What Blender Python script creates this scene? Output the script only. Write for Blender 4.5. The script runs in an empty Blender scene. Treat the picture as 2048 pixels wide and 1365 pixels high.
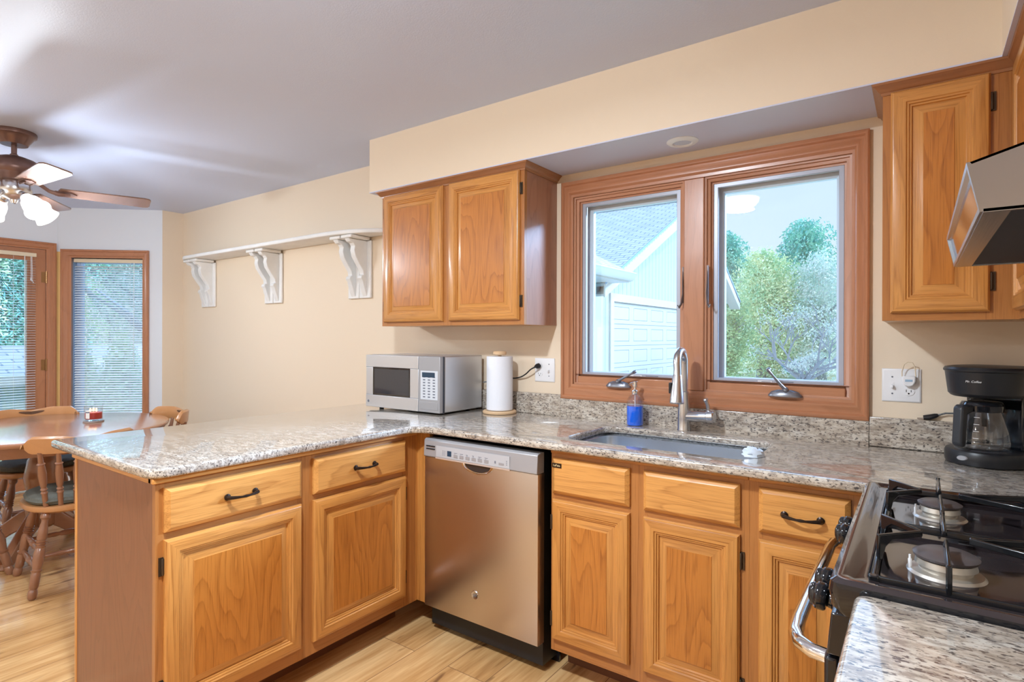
import bpy, bmesh, math, random
from mathutils import Vector, Matrix
PI = math.pi
R = math.radians
SC = bpy.context.scene
COL = SC.collection
# ------------------------------------------------------------------ camera
cam_d = bpy.data.cameras.new('camera')
cam = bpy.data.objects.new('camera', cam_d); COL.objects.link(cam)
YAW, PITCH, ROLL = 35.5865, -0.0572, 0.1634
fw = Vector((-math.sin(R(YAW))*math.cos(R(PITCH)), math.cos(R(YAW))*math.cos(R(PITCH)), math.sin(R(PITCH))))
rt = Vector((math.cos(R(YAW)), math.sin(R(YAW)), 0)); up = rt.cross(fw)
rt, up = rt*math.cos(R(ROLL))+up*math.sin(R(ROLL)), up*math.cos(R(ROLL))-rt*math.sin(R(ROLL))
M = Matrix((rt, up, -fw)).transposed().to_4x4(); M.translation = Vector((1.8937, -2.4847, 1.309))
cam.matrix_world = M
cam_d.sensor_width = 36; cam_d.sensor_fit = 'HORIZONTAL'
cam_d.lens = 1141.4/2048*36; cam_d.shift_y = -6.62/2048; cam_d.clip_start = 0.05; cam_d.clip_end = 400
SC.camera = cam
# ------------------------------------------------------------------ view, world, sun, room lights
SC.view_settings.view_transform = 'Standard'; SC.view_settings.look = 'None'
SC.view_settings.gamma = 1; SC.view_settings.use_curve_mapping = False
SC.view_settings.exposure = 0.08
w = bpy.data.worlds.new('sky'); SC.world = w; w.use_nodes = True
nt = w.node_tree; nt.nodes.clear()
wo = nt.nodes.new('ShaderNodeOutputWorld'); bg = nt.nodes.new('ShaderNodeBackground')
tc = nt.nodes.new('ShaderNodeTexCoord'); sp = nt.nodes.new('ShaderNodeSeparateXYZ'); cr = nt.nodes.new('ShaderNodeValToRGB')
nt.links.new(tc.outputs['Generated'], sp.inputs[0]); nt.links.new(sp.outputs['Z'], cr.inputs[0])
cr.color_ramp.elements[0].position = 0.0; cr.color_ramp.elements[0].color = (0.62, 0.73, 0.82, 1)
cr.color_ramp.elements[1].position = 0.6; cr.color_ramp.elements[1].color = (0.36, 0.54, 0.84, 1)
nt.links.new(cr.outputs[0], bg.inputs[0]); nt.links.new(bg.outputs[0], wo.inputs[0])
bg.inputs[1].default_value = 1.42
sd = bpy.data.lights.new('sun', 'SUN'); so = bpy.data.objects.new('sun', sd); COL.objects.link(so)
sd.energy = 1.3; sd.angle = R(1.0); sd.color = (1.0, 0.95, 0.86)
so.rotation_euler = Vector((0.75, -0.45, 0.85)).to_track_quat('Z', 'Y').to_euler(); so.location = (10, -6, 12)

def sky_glow(name, d, energy, angle, color=(0.42, 0.64, 1.0)):   # brighter parts of the hazy sky
    l_ = bpy.data.lights.new(name, 'SUN'); l_.energy = energy; l_.angle = R(angle); l_.color = color
    o = bpy.data.objects.new(name, l_); COL.objects.link(o); o.rotation_euler = Vector(d).to_track_quat('Z', 'Y').to_euler(); o.location = Vector(d)*12
sky_glow('sky_glow_north_east', (0.85, 1.0, 0.45), 8.0, 12)
sky_glow('sky_glow_north', (-0.25, 1.0, 0.38), 1.2, 60)
sky_glow('sky_glow_west', (-1.0, 0.35, 0.36), 6.0, 60)

WARM = (0.80, 0.90, 1.0)
def point(name, loc, energy, color, rad=0.03):
    d = bpy.data.lights.new(name, 'POINT'); d.energy = energy; d.color = color; d.shadow_soft_size = rad
    o = bpy.data.objects.new(name, d); COL.objects.link(o); o.location = loc; return o
def area(name, loc, size, energy, color):
    d = bpy.data.lights.new(name, 'AREA'); d.shape = 'DISK'; d.size = size; d.energy = energy; d.color = color
    o = bpy.data.objects.new(name, d); COL.objects.link(o); o.location = loc; return o
for nm_, x_, y_, ea_, ep_ in (('kitchen', .726, -2.03, 52, 30), ('added_rear_fill', -.15, -3.9, 20, 10), ('added_dining_fill', -2.0, -3.9, 24, 12)):  # first is the mirrored kitchen dome, the other two are added fill
    area(nm_+'_dome_light', (x_, y_, 2.319), .22, ea_, WARM); point(nm_+'_dome_side_light', (x_, y_, 2.313), ep_, WARM, .004)

# ------------------------------------------------------------------ materials
def newmat(name):
    m = bpy.data.materials.new(name); m.use_nodes = True
    n = m.node_tree.nodes; l = m.node_tree.links
    return m, n, l, n['Principled BSDF']
def plain(name, col, rough=0.5, metal=0.0, bump=0, bscale=200, emit=None, es=0, coat=0, spec=0.5, trans=0, ior=1.45, var=0):
    m, n, l, b = newmat(name)
    b.inputs['Base Color'].default_value = (*col, 1); b.inputs['Roughness'].default_value = rough
    b.inputs['Metallic'].default_value = metal; b.inputs['Coat Weight'].default_value = coat
    b.inputs['Specular IOR Level'].default_value = spec; b.inputs['Transmission Weight'].default_value = trans
    b.inputs['IOR'].default_value = ior
    if emit: b.inputs['Emission Color'].default_value = (*emit, 1); b.inputs['Emission Strength'].default_value = es
    if bump or var:
        t = n.new('ShaderNodeTexCoord'); x = n.new('ShaderNodeTexNoise'); x.inputs['Scale'].default_value = bscale
        x.inputs['Detail'].default_value = 3; l.new(t.outputs['Object'], x.inputs['Vector'])
        if bump:
            u = n.new('ShaderNodeBump'); u.inputs['Strength'].default_value = bump; u.inputs['Distance'].default_value = 0.002
            l.new(x.outputs['Fac'], u.inputs['Height']); l.new(u.outputs[0], b.inputs['Normal'])
        if var:
            c = n.new('ShaderNodeValToRGB'); c.color_ramp.elements[0].position = .35; c.color_ramp.elements[1].position = .65
            c.color_ramp.elements[0].color = (*[v*(1-var) for v in col], 1); c.color_ramp.elements[1].color = (*[min(1, v*(1+var)) for v in col], 1)
            l.new(x.outputs['Fac'], c.inputs[0]); l.new(c.outputs[0], b.inputs['Base Color'])
    return m
def ramp(n, stops):
    c = n.new('ShaderNodeValToRGB'); e = c.color_ramp.elements
    while len(e) < len(stops): e.new(0.5)
    for i, (p, col) in enumerate(stops): e[i].position = p; e[i].color = (*col, 1)
    return c
def wood(name, light, dark, axis='z', rough=0.32, bands=9, fig=1.0, coat=0.25, contrast=1.0, straight=False):
    m, n, l, b = newmat(name)
    t = n.new('ShaderNodeTexCoord'); oi = n.new('ShaderNodeObjectInfo')
    def mp(al, ac):
        q = n.new('ShaderNodeMapping'); s = [ac, ac, ac]; s['xyz'.index(axis)] = al
        q.inputs['Scale'].default_value = s; l.new(t.outputs['Object'], q.inputs[0]); return q
    rv = n.new('ShaderNodeMath'); rv.operation = 'MULTIPLY'; rv.inputs[1].default_value = 37.0; l.new(oi.outputs['Random'], rv.inputs[0])
    def noise(q, sc, det=2, dist=0.0):
        x = n.new('ShaderNodeTexNoise'); x.noise_dimensions = '4D'; x.inputs['Scale'].default_value = sc
        x.inputs['Detail'].default_value = det; x.inputs['Distortion'].default_value = dist
        l.new(q.outputs[0], x.inputs['Vector']); l.new(rv.outputs[0], x.inputs['W']); return x
    a = noise(mp(0.45*fig, 13*fig) if straight else mp(1.1*fig, 5.5*fig), 1.0, 1.5)
    fine0 = noise(mp(5, 60), 1.0, 2)
    ad = n.new('ShaderNodeMath'); ad.operation = 'MULTIPLY_ADD'; ad.inputs[1].default_value = 0.035
    l.new(fine0.outputs['Fac'], ad.inputs[0]); l.new(a.outputs['Fac'], ad.inputs[2])
    mu = n.new('ShaderNodeMath'); mu.operation = 'MULTIPLY'; mu.inputs[1].default_value = bands*2.0; l.new(ad.outputs[0], mu.inputs[0])
    fr = n.new('ShaderNodeMath'); fr.operation = 'FRACT'; l.new(mu.outputs[0], fr.inputs[0])
    rp = ramp(n, [(0.0, (0.75,)*3), (0.10, (0.45,)*3), (0.45, (0.08,)*3), (0.92, (0.0,)*3), (1.0, (0.75,)*3)]); l.new(fr.outputs[0], rp.inputs[0])
    pores = noise(mp(9, 330), 1.0, 2)
    pr = ramp(n, [(0.50, (0, 0, 0)), (0.68, (1, 1, 1))]); l.new(pores.outputs['Fac'], pr.inputs[0])
    broad = noise(mp(1.0, 3.0), 1.3, 1)
    # fac = rings*.5 + pores*.25*(ring) + broad*.3
    m1 = n.new('ShaderNodeMath'); m1.operation = 'MULTIPLY_ADD'; m1.inputs[1].default_value = 0.34*contrast; m1.inputs[2].default_value = 0.0
    l.new(pr.outputs[0], m1.inputs[0])
    m2 = n.new('ShaderNodeMath'); m2.operation = 'MULTIPLY_ADD'; m2.inputs[1].default_value = 0.50*contrast
    l.new(rp.outputs[0], m2.inputs[0]); l.new(m1.outputs[0], m2.inputs[2])
    m3 = n.new('ShaderNodeMath'); m3.operation = 'MULTIPLY_ADD'; m3.inputs[1].default_value = 0.35
    l.new(broad.outputs['Fac'], m3.inputs[0]); l.new(m2.outputs[0], m3.inputs[2])
    cr = ramp(n, [(0.05, light), (0.95, dark)]); l.new(m3.outputs[0], cr.inputs[0])
    l.new(cr.outputs[0], b.inputs['Base Color'])
    b.inputs['Roughness'].default_value = rough; b.inputs['Coat Weight'].default_value = coat; b.inputs['Coat Roughness'].default_value = 0.18
    u = n.new('ShaderNodeBump'); u.inputs['Strength'].default_value = 0.08; u.inputs['Distance'].default_value = 0.001
    l.new(pr.outputs[0], u.inputs['Height']); l.new(u.outputs[0], b.inputs['Normal'])
    return m
OL, OD = (0.66, 0.30, 0.075), (0.30, 0.10, 0.018)
oak_v = wood('oak_vertical_grain', OL, OD, 'z', straight=True, bands=5, contrast=.9); oak_h = wood('oak_horizontal_grain', OL, OD, 'x', straight=True, bands=6, fig=.8); oak_y = wood('oak_depth_grain', OL, OD, 'y', straight=True, bands=5)
oak_panel = wood('oak_panel_grain', (0.56, 0.205, 0.034), (0.29, 0.085, 0.010), 'z', bands=8, fig=1.2, contrast=1.1)
oak_drawer = wood('oak_drawer_grain', (0.74, 0.36, 0.10), (0.40, 0.155, 0.034), 'x', bands=8, fig=0.9)
frame_v = wood('face_frame_vertical_oak', (0.47, 0.19, 0.05), (0.27, 0.09, 0.02), 'z', straight=True, bands=5)
frame_h = wood('face_frame_horizontal_oak', (0.47, 0.19, 0.05), (0.27, 0.09, 0.02), 'x', straight=True, bands=5)
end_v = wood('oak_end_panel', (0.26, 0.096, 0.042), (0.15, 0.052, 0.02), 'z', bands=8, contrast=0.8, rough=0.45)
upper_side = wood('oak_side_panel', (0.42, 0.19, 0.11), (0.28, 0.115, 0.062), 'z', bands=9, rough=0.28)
crown_h = wood('crown_oak', (0.36, 0.15, 0.06), (0.22, 0.085, 0.033), 'x', contrast=0.5)
WL, WD = (0.50, 0.215, 0.105), (0.29, 0.11, 0.05)
win_v = wood('window_wood_vertical', WL, WD, 'z', contrast=0.5, bands=5, rough=0.3)
win_h = wood('window_wood_horizontal', WL, WD, 'x', contrast=0.5, bands=5, rough=0.3)
table_w = wood('table_wood', (0.42, 0.20, 0.11), (0.29, 0.13, 0.07), 'x', contrast=0.35, bands=4, rough=0.16, coat=0.7)
chair_w = wood('chair_maple', (0.52, 0.25, 0.10), (0.36, 0.155, 0.058), 'x', contrast=0.3, bands=3, rough=0.3, coat=0.4)
turn_w = wood('turned_maple', (0.29, 0.13, 0.07), (0.20, 0.085, 0.042), 'z', contrast=0.3, bands=3, rough=0.3, coat=0.4)
blade_w = wood('fan_blade_wood', (0.22, 0.12, 0.085), (0.14, 0.07, 0.05), 'x', contrast=0.4, bands=5, rough=0.25, coat=0.5)
towel_w = plain('pale_wood', (0.72, 0.50, 0.30), 0.5)
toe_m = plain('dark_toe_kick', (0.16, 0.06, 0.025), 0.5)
tan = plain('tan_wall_paint', (0.80, 0.665, 0.51), 0.55, bump=0.12, bscale=260)
white_wall = plain('white_wall_paint', (0.74, 0.77, 0.82), 0.6, bump=0.1, bscale=260)
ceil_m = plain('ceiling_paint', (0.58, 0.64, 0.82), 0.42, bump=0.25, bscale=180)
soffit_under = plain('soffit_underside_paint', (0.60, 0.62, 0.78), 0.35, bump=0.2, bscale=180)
white_paint = plain('white_painted_wood', (0.80, 0.79, 0.77), 0.5, var=0.04, bscale=9)
white_pl = plain('white_plastic', (0.82, 0.82, 0.84), 0.35)
trim_white = plain('white_baseboard', (0.8, 0.79, 0.77), 0.4)
black_gl = plain('black_enamel', (0.008, 0.009, 0.012), 0.10, coat=0.6)
top_gl = plain('cooktop_enamel', (0.028, 0.021, 0.023), 0.08, coat=0.7)
black_pl = plain('black_plastic', (0.013, 0.014, 0.017), 0.36)
iron = plain('cast_iron_enamel', (0.006, 0.007, 0.009), 0.22, coat=0.4)
chrome = plain('polished_chrome', (0.82, 0.84, 0.88), 0.08, 1.0)
nickel = plain('brushed_nickel', (0.62, 0.62, 0.64), 0.25, 1.0)
burner_alu = plain('burner_aluminium', (0.62, 0.58, 0.52), 0.35, 0.8)
bronze = plain('dark_bronze', (0.035, 0.022, 0.016), 0.32, 0.7)
hinge_m = plain('antique_hinge', (0.09, 0.065, 0.045), 0.4, 0.8)
brass = plain('aged_brass', (0.35, 0.20, 0.09), 0.3, 0.9)
grey_metal = plain('grey_hardware', (0.24, 0.25, 0.29), 0.28, 0.7)
screen_grey = plain('grey_screen_frame', (0.42, 0.45, 0.53), 0.35, 0.2)
sash_white = plain('white_sash_cladding', (0.62, 0.75, 0.88), 0.4)
fan_m = plain('fan_bronze', (0.20, 0.115, 0.095), 0.32, 0.5)
cushion_m = plain('olive_grey_cushion', (0.10, 0.10, 0.082), 0.85, bump=0.3, bscale=90, var=0.1)
paper = plain('paper_towel', (0.84, 0.86, 0.92), 0.9, bump=0.5, bscale=150)
def steel(name, axis, col=(0.56, 0.52, 0.50), rough=0.27, anis=0.6):
    m, n, l, b = newmat(name)
    t = n.new('ShaderNodeTexCoord'); q = n.new('ShaderNodeMapping'); s = [500, 500, 500]; s['xyz'.index(axis)] = 4
    q.inputs['Scale'].default_value = s; l.new(t.outputs['Object'], q.inputs[0])
    x = n.new('ShaderNodeTexNoise'); x.inputs['Scale'].default_value = 1; l.new(q.outputs[0], x.inputs['Vector'])
    c = ramp(n, [(0.3, (rough-0.02,)*3), (0.7, (rough+0.02,)*3)]); l.new(x.outputs['Fac'], c.inputs[0]); l.new(c.outputs[0], b.inputs['Roughness'])
    b.inputs['Base Color'].default_value = (*col, 1); b.inputs['Metallic'].default_value = 1.0
    return m
steel_h = plain('brushed_steel_horizontal', (0.66, 0.68, 0.72), 0.33, 0.75); steel_v = steel('brushed_steel_vertical', 'z', (0.60, 0.55, 0.52), 0.30)
steel_sink = plain('sink_steel', (0.58, 0.63, 0.69), 0.27, 0.95); hood_steel = steel('hood_steel', 'y', (0.50, 0.51, 0.54), 0.25)
silver_pl = plain('silver_plastic', (0.38, 0.38, 0.40), 0.35, 0.3)
dark_glass = plain('dark_door_glass', (0.03, 0.035, 0.045), 0.06, coat=0.5)
display_m = plain('dark_display', (0.02, 0.05, 0.09), 0.15)
ink = plain('grey_print', (0.15, 0.16, 0.2), 0.5)
white_ink = plain('white_print', (0.8, 0.8, 0.8), 0.5)
def glassmat(name, tint, refl=1.0, ior=1.45, rough=0.0):
    m = bpy.data.materials.new(name); m.use_nodes = True; n = m.node_tree.nodes; l = m.node_tree.links; n.clear()
    o = n.new('ShaderNodeOutputMaterial'); t = n.new('ShaderNodeBsdfTransparent'); g = n.new('ShaderNodeBsdfGlossy')
    x = n.new('ShaderNodeMixShader'); lw = n.new('ShaderNodeLayerWeight'); pw = n.new('ShaderNodeMath'); pw.operation = 'POWER'; pw.inputs[1].default_value = 5
    f0 = ((ior-1)/(ior+1))**2*2; f = n.new('ShaderNodeMath'); f.operation = 'MULTIPLY_ADD'; f.inputs[1].default_value = .9; f.inputs[2].default_value = f0
    l.new(lw.outputs['Facing'], pw.inputs[0]); l.new(pw.outputs[0], f.inputs[0])   # Schlick reflectance, the same from both sides
    t.inputs[0].default_value = (*tint, 1); g.inputs['Roughness'].default_value = rough; g.inputs[0].default_value = (refl,)*3+(1,)
    l.new(f.outputs[0], x.inputs[0]); l.new(t.outputs[0], x.inputs[1]); l.new(g.outputs[0], x.inputs[2]); l.new(x.outputs[0], o.inputs[0])
    return m
pane_m = glassmat('window_glass', (0.95, 0.98, 0.99), 0.9)
clear_m = glassmat('clear_glass', (0.90, 0.92, 0.94), 1.0, 1.5)
carafe_m = glassmat('carafe_glass', (0.80, 0.83, 0.86), 1.0, 1.6)
soap_m = plain('blue_soap', (0.0, 0.16, 0.95), 0.12, emit=(0.0, 0.09, 0.8), es=0.0, coat=0.6)
wax_m = plain('red_wax', (0.45, 0.012, 0.012), 0.35)
flame_m = plain('candle_flame', (1, 0.5, 0.1), 0.5, emit=(1, 0.55, 0.16), es=6)
shade_m = plain('frosted_lamp_shade', (0.9, 0.92, 0.95), 0.4, emit=(1.0, 0.97, 0.93), es=1.6)
dome_m = plain('dome_lamp_glass', (0.9, 0.9, 0.9), 0.4, emit=(1.0, 0.9, 0.76), es=4.0)
lens_m = plain('recessed_lens', (0.6, 0.62, 0.72), 0.6)

def granite_mat():
    m, n, l, b = newmat('speckled_granite')
    g = n.new('ShaderNodeNewGeometry')
    def mp(sx, sy, sz):
        q = n.new('ShaderNodeMapping'); q.inputs['Scale'].default_value = (sx, sy, sz); q.inputs['Rotation'].default_value = (0, 0, R(-12))
        l.new(g.outputs['Position'], q.inputs[0]); return q
    def nz(q, sc, det, rough=0.6):
        x = n.new('ShaderNodeTexNoise'); x.inputs['Scale'].default_value = sc; x.inputs['Detail'].default_value = det
        x.inputs['Roughness'].default_value = rough; l.new(q.outputs[0], x.inputs['Vector']); return x
    a = nz(mp(1, 2.4, 2.4), 16, 4); ca = ramp(n, [(0.34, (0.36, 0.30, 0.24)), (0.50, (0.52, 0.455, 0.38)), (0.64, (0.64, 0.59, 0.52))])
    l.new(a.outputs['Fac'], ca.inputs[0])
    s = nz(mp(1, 3.4, 2.8), 40, 6, 0.65); cs = ramp(n, [(0.49, (0, 0, 0)), (0.56, (0.62,)*3)]); l.new(s.outputs['Fac'], cs.inputs[0])
    mx = n.new('ShaderNodeMix'); mx.data_type = 'RGBA'; l.new(cs.outputs[0], mx.inputs[0]); l.new(ca.outputs[0], mx.inputs[6]); mx.inputs[7].default_value = (0.19, 0.15, 0.125, 1)
    k = nz(mp(1, 2.2, 1.8), 100, 3, 0.5); ck = ramp(n, [(0.575, (0, 0, 0)), (0.625, (0.85,)*3)]); l.new(k.outputs['Fac'], ck.inputs[0])
    m2 = n.new('ShaderNodeMix'); m2.data_type = 'RGBA'; l.new(ck.outputs[0], m2.inputs[0]); l.new(mx.outputs[2], m2.inputs[6]); m2.inputs[7].default_value = (0.035, 0.03, 0.035, 1)
    l.new(m2.outputs[2], b.inputs['Base Color']); b.inputs['Roughness'].default_value = 0.22; b.inputs['Coat Weight'].default_value = 1.0; b.inputs['Coat Roughness'].default_value = 0.025; b.inputs['Coat IOR'].default_value = 1.5
    return m
granite = granite_mat()

def floor_mat():
    m, n, l, b = newmat('oak_plank_floor')
    t = n.new('ShaderNodeTexCoord')
    q = n.new('ShaderNodeMapping'); q.inputs['Rotation'].default_value = (0, 0, R(90)); l.new(t.outputs['Object'], q.inputs[0])
    br = n.new('ShaderNodeTexBrick'); br.inputs['Scale'].default_value = 1; br.inputs['Brick Width'].default_value = 1.25; br.inputs['Row Height'].default_value = 0.185
    br.inputs['Mortar Size'].default_value = 0.0015; br.inputs['Mortar Smooth'].default_value = 0.4; br.offset = 0.37
    br.inputs['Color1'].default_value = (0.0, 0, 0, 1); br.inputs['Color2'].default_value = (1, 1, 1, 1); br.inputs['Mortar'].default_value = (0.5, 0.5, 0.5, 1)
    l.new(q.outputs[0], br.inputs['Vector'])
    def nz(sx, sy, det, dist=0, use=None):
        p = n.new('ShaderNodeMapping'); p.inputs['Scale'].default_value = (sx, sy, 1); l.new(t.outputs['Object'], p.inputs[0])
        x = n.new('ShaderNodeTexNoise'); x.noise_dimensions = '4D'; x.inputs['Scale'].default_value = 1; x.inputs['Detail'].default_value = det; x.inputs['Distortion'].default_value = dist
        l.new(p.outputs[0], x.inputs['Vector']); w4 = n.new('ShaderNodeMath'); w4.operation = 'MULTIPLY'; w4.inputs[1].default_value = 9
        l.new(br.outputs['Color'], w4.inputs[0]); l.new(w4.outputs[0], x.inputs['W']); return x
    a = nz(9, 1.2, 3, 0.6); f = nz(70, 5, 3); k = nz(11, 3.0, 2, 1.2)
    add = n.new('ShaderNodeMath'); add.operation = 'MULTIPLY_ADD'; add.inputs[1].default_value = 0.6; l.new(f.outputs['Fac'], add.inputs[0]); l.new(a.outputs['Fac'], add.inputs[2])
    c = ramp(n, [(0.46, (0.34, 0.16, 0.055)), (0.72, (0.60, 0.335, 0.13)), (1.0, (0.82, 0.53, 0.25))]); l.new(add.outputs[0], c.inputs[0])
    kr = ramp(n, [(0.61, (0, 0, 0)), (0.70, (0.8,)*3)]); l.new(k.outputs['Fac'], kr.inputs[0])
    mx = n.new('ShaderNodeMix'); mx.data_type = 'RGBA'; l.new(kr.outputs[0], mx.inputs[0]); l.new(c.outputs[0], mx.inputs[6]); mx.inputs[7].default_value = (0.20, 0.095, 0.04, 1)
    mo = n.new('ShaderNodeMix'); mo.data_type = 'RGBA'; l.new(br.outputs['Fac'], mo.inputs[0]); l.new(mx.outputs[2], mo.inputs[6]); mo.inputs[7].default_value = (0.2, 0.1, 0.05, 1)
    l.new(mo.outputs[2], b.inputs['Base Color']); b.inputs['Roughness'].default_value = 0.26; b.inputs['Specular IOR Level'].default_value = 0.6; b.inputs['Coat Weight'].default_value = 0.6; b.inputs['Coat Roughness'].default_value = 0.14
    return m
floor_m = floor_mat()
def brick_mat(name, c1, c2, mortar, bw, bh, rot, ms=0.012, rough=0.9, off=0.5):
    m, n, l, b = newmat(name); t = n.new('ShaderNodeTexCoord'); q = n.new('ShaderNodeMapping'); q.inputs['Rotation'].default_value = rot
    l.new(t.outputs['Object'], q.inputs[0]); br = n.new('ShaderNodeTexBrick'); br.inputs['Scale'].default_value = 1
    br.inputs['Brick Width'].default_value = bw; br.inputs['Row Height'].default_value = bh; br.inputs['Mortar Size'].default_value = ms; br.offset = off
    br.inputs['Color1'].default_value = (*c1, 1); br.inputs['Color2'].default_value = (*c2, 1); br.inputs['Mortar'].default_value = (*mortar, 1)
    l.new(q.outputs[0], br.inputs['Vector']); l.new(br.outputs['Color'], b.inputs['Base Color']); b.inputs['Roughness'].default_value = rough
    return m
shingle = brick_mat('asphalt_shingles', (0.68, 0.76, 0.80), (0.54, 0.63, 0.70), (0.26, 0.36, 0.44), 0.30, 0.145, (0, 0, 0), 0.014)
siding = brick_mat('grooved_vertical_siding', (0.56, 0.64, 0.66), (0.56, 0.64, 0.66), (0.30, 0.38, 0.42), 40.0, 0.20, (0, 0, 0), 0.014, 0.7, 0)
shed_siding = brick_mat('shed_vertical_siding', (0.44, 0.55, 0.57), (0.44, 0.55, 0.57), (0.26, 0.36, 0.38), 40.0, 0.30, (0, 0, 0), 0.01, 0.7, 0)
ext_white = plain('white_exterior_trim', (0.52, 0.57, 0.60), 0.5)
ext_shade = plain('shadow_toned_exterior_wall', (0.36, 0.47, 0.55), 0.6)  # blue tone of the shadowed wall put into the colour
fascia_blue = plain('blue_drip_edge', (0.15, 0.35, 0.6), 0.5)
grass_m = plain('dry_pale_lawn', (0.62, 0.64, 0.42), 0.95, var=0.22, bscale=1.4)
drive_m = plain('concrete_drive', (0.66, 0.66, 0.64), 0.9, var=0.05, bscale=3)
def leafmat(name, c1, c2):
    m, n, l, b = newmat(name); g = n.new('ShaderNodeNewGeometry'); x = n.new('ShaderNodeTexNoise'); x.inputs['Scale'].default_value = 2.2; x.inputs['Detail'].default_value = 5
    l.new(g.outputs['Position'], x.inputs['Vector']); c = ramp(n, [(0.36, c1), (0.62, c2)]); l.new(x.outputs['Fac'], c.inputs[0]); l.new(c.outputs[0], b.inputs['Base Color'])
    b.inputs['Roughness'].default_value = 0.8
    b.inputs['Transmission Weight'].default_value = 0.0
    return m
leaf_a = leafmat('leaves_mid_green', (0.22, 0.52, 0.34), (0.62, 0.82, 0.47))
leaf_b = leafmat('leaves_blue_green', (0.17, 0.52, 0.49), (0.41, 0.79, 0.62))
leaf_c = leafmat('leaves_yellow_green', (0.36, 0.64, 0.39), (0.87, 0.90, 0.57))
leaf_d = leafmat('arborvitae_green', (0.36, 0.64, 0.44), (0.62, 0.84, 0.59))
leaf_e = leafmat('leaves_pale_grey_green', (0.54, 0.74, 0.64), (0.87, 0.90, 0.87))
bark = plain('grey_bark', (0.27, 0.33, 0.38), 0.9)

# ------------------------------------------------------------------ mesh tools
class MB:
    def __init__(s): s.v = []; s.f = []; s.m = []
    def add(s, vs, fs, m=0):
        o = len(s.v); s.v += [tuple(v) for v in vs]
        for f in fs: s.f.append(tuple(i+o for i in f)); s.m.append(m)
        return s
    def box(s, x0, x1, y0, y1, z0, z1, m=0, T=None):
        vs = [Vector((x, y, z)) for z in (z0, z1) for y in (y0, y1) for x in (x0, x1)]
        if T: vs = [T @ v for v in vs]
        return s.add(vs, [(0, 2, 3, 1), (4, 5, 7, 6), (0, 1, 5, 4), (2, 6, 7, 3), (0, 4, 6, 2), (1, 3, 7, 5)], m)
    def prism(s, pts, axis, a, b, m=0, T=None):
        n = len(pts)
        def P(p, q):
            v = {'x': (q, p[0], p[1]), 'y': (p[0], q, p[1]), 'z': (p[0], p[1], q)}[axis]
            v = Vector(v); return T @ v if T else v
        vs = [P(p, a) for p in pts]+[P(p, b) for p in pts]
        fs = [tuple(range(n)), tuple(range(2*n-1, n-1, -1))]+[(i, i+n, (i+1) % n+n, (i+1) % n) for i in range(n)]
        return s.add(vs, fs, m)
    def lathe(s, prof, c=(0, 0, 0), d=(0, 0, 1), seg=24, m=0, sx=1, sy=1, cap=True):
        d = Vector(d).normalized(); q = Vector((0, 0, 1)).rotation_difference(d); c = Vector(c); n = len(prof); vs = []
        for r, z in prof:
            for k in range(seg):
                a = 2*PI*k/seg; vs.append(c+q @ Vector((r*math.cos(a)*sx, r*math.sin(a)*sy, z)))
        fs = [(i*seg+k, i*seg+(k+1) % seg, (i+1)*seg+(k+1) % seg, (i+1)*seg+k) for i in range(n-1) for k in range(seg)]
        if cap:
            if prof[0][0] > 1e-5: fs.append(tuple(range(seg-1, -1, -1)))
            if prof[-1][0] > 1e-5: fs.append(tuple(range((n-1)*seg, n*seg)))
        return s.add(vs, fs, m)
    def tube(s, path, r, seg=10, m=0, cap=True, closed=False, flat=1.0):
        P = [Vector(p) for p in path]; n = len(P); rs = r if isinstance(r, (list, tuple)) else [r]*n
        def tan(i):
            a = P[(i-1) % n] if (closed or i > 0) else P[i]; b = P[(i+1) % n] if (closed or i < n-1) else P[i]
            return (b-a).normalized()
        t = tan(0); nn = t.orthogonal().normalized(); vs = []
        for i in range(n):
            t2 = tan(i); nn = (t.rotation_difference(t2) @ nn).normalized(); t = t2; bb = t.cross(nn)
            for k in range(seg):
                a = 2*PI*k/seg; vs.append(P[i]+(nn*math.cos(a)+bb*math.sin(a)*flat)*rs[i])
        N = n if closed else n-1
        fs = [(i*seg+k, i*seg+(k+1) % seg, ((i+1) % n)*seg+(k+1) % seg, ((i+1) % n)*seg+k) for i in range(N) for k in range(seg)]
        if cap and not closed: fs += [tuple(range(seg-1, -1, -1)), tuple(range((n-1)*seg, n*seg))]
        return s.add(vs, fs, m)
    def rings(s, x0, x1, z0, z1, prof, m=(0, 1), fill=True, back=False, sgn=1):
        # concentric rectangles in the xz plane; prof = [(inset, y)], faces of bottom/top use m[1], sides m[0]
        vs = []
        for i, y in prof: vs += [(x0+i, y, z0+i), (x1-i, y, z0+i), (x1-i, y, z1-i), (x0+i, y, z1-i)]
        for k in range(len(prof)-1):
            for j in range(4):
                a, b = k*4+j, k*4+(j+1) % 4
                s.add([vs[a], vs[b], vs[b+4], vs[a+4]], [(0, 1, 2, 3)], m[1] if j in (0, 2) else m[0])
        if fill: s.add(vs[-4:], [(0, 1, 2, 3)], m[2] if len(m) > 2 else m[0])
        if back: s.add(vs[:4], [(0, 3, 2, 1)], m[0])
        return s
    def grid(s, rows, m=0, close=False):
        n = len(rows); k = len(rows[0]); vs = [p for r in rows for p in r]
        fs = [(i*k+j, i*k+(j+1) % k, (i+1)*k+(j+1) % k, (i+1)*k+j) for i in range(n-1) for j in range(k if close else k-1)]
        return s.add(vs, fs, m)
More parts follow.
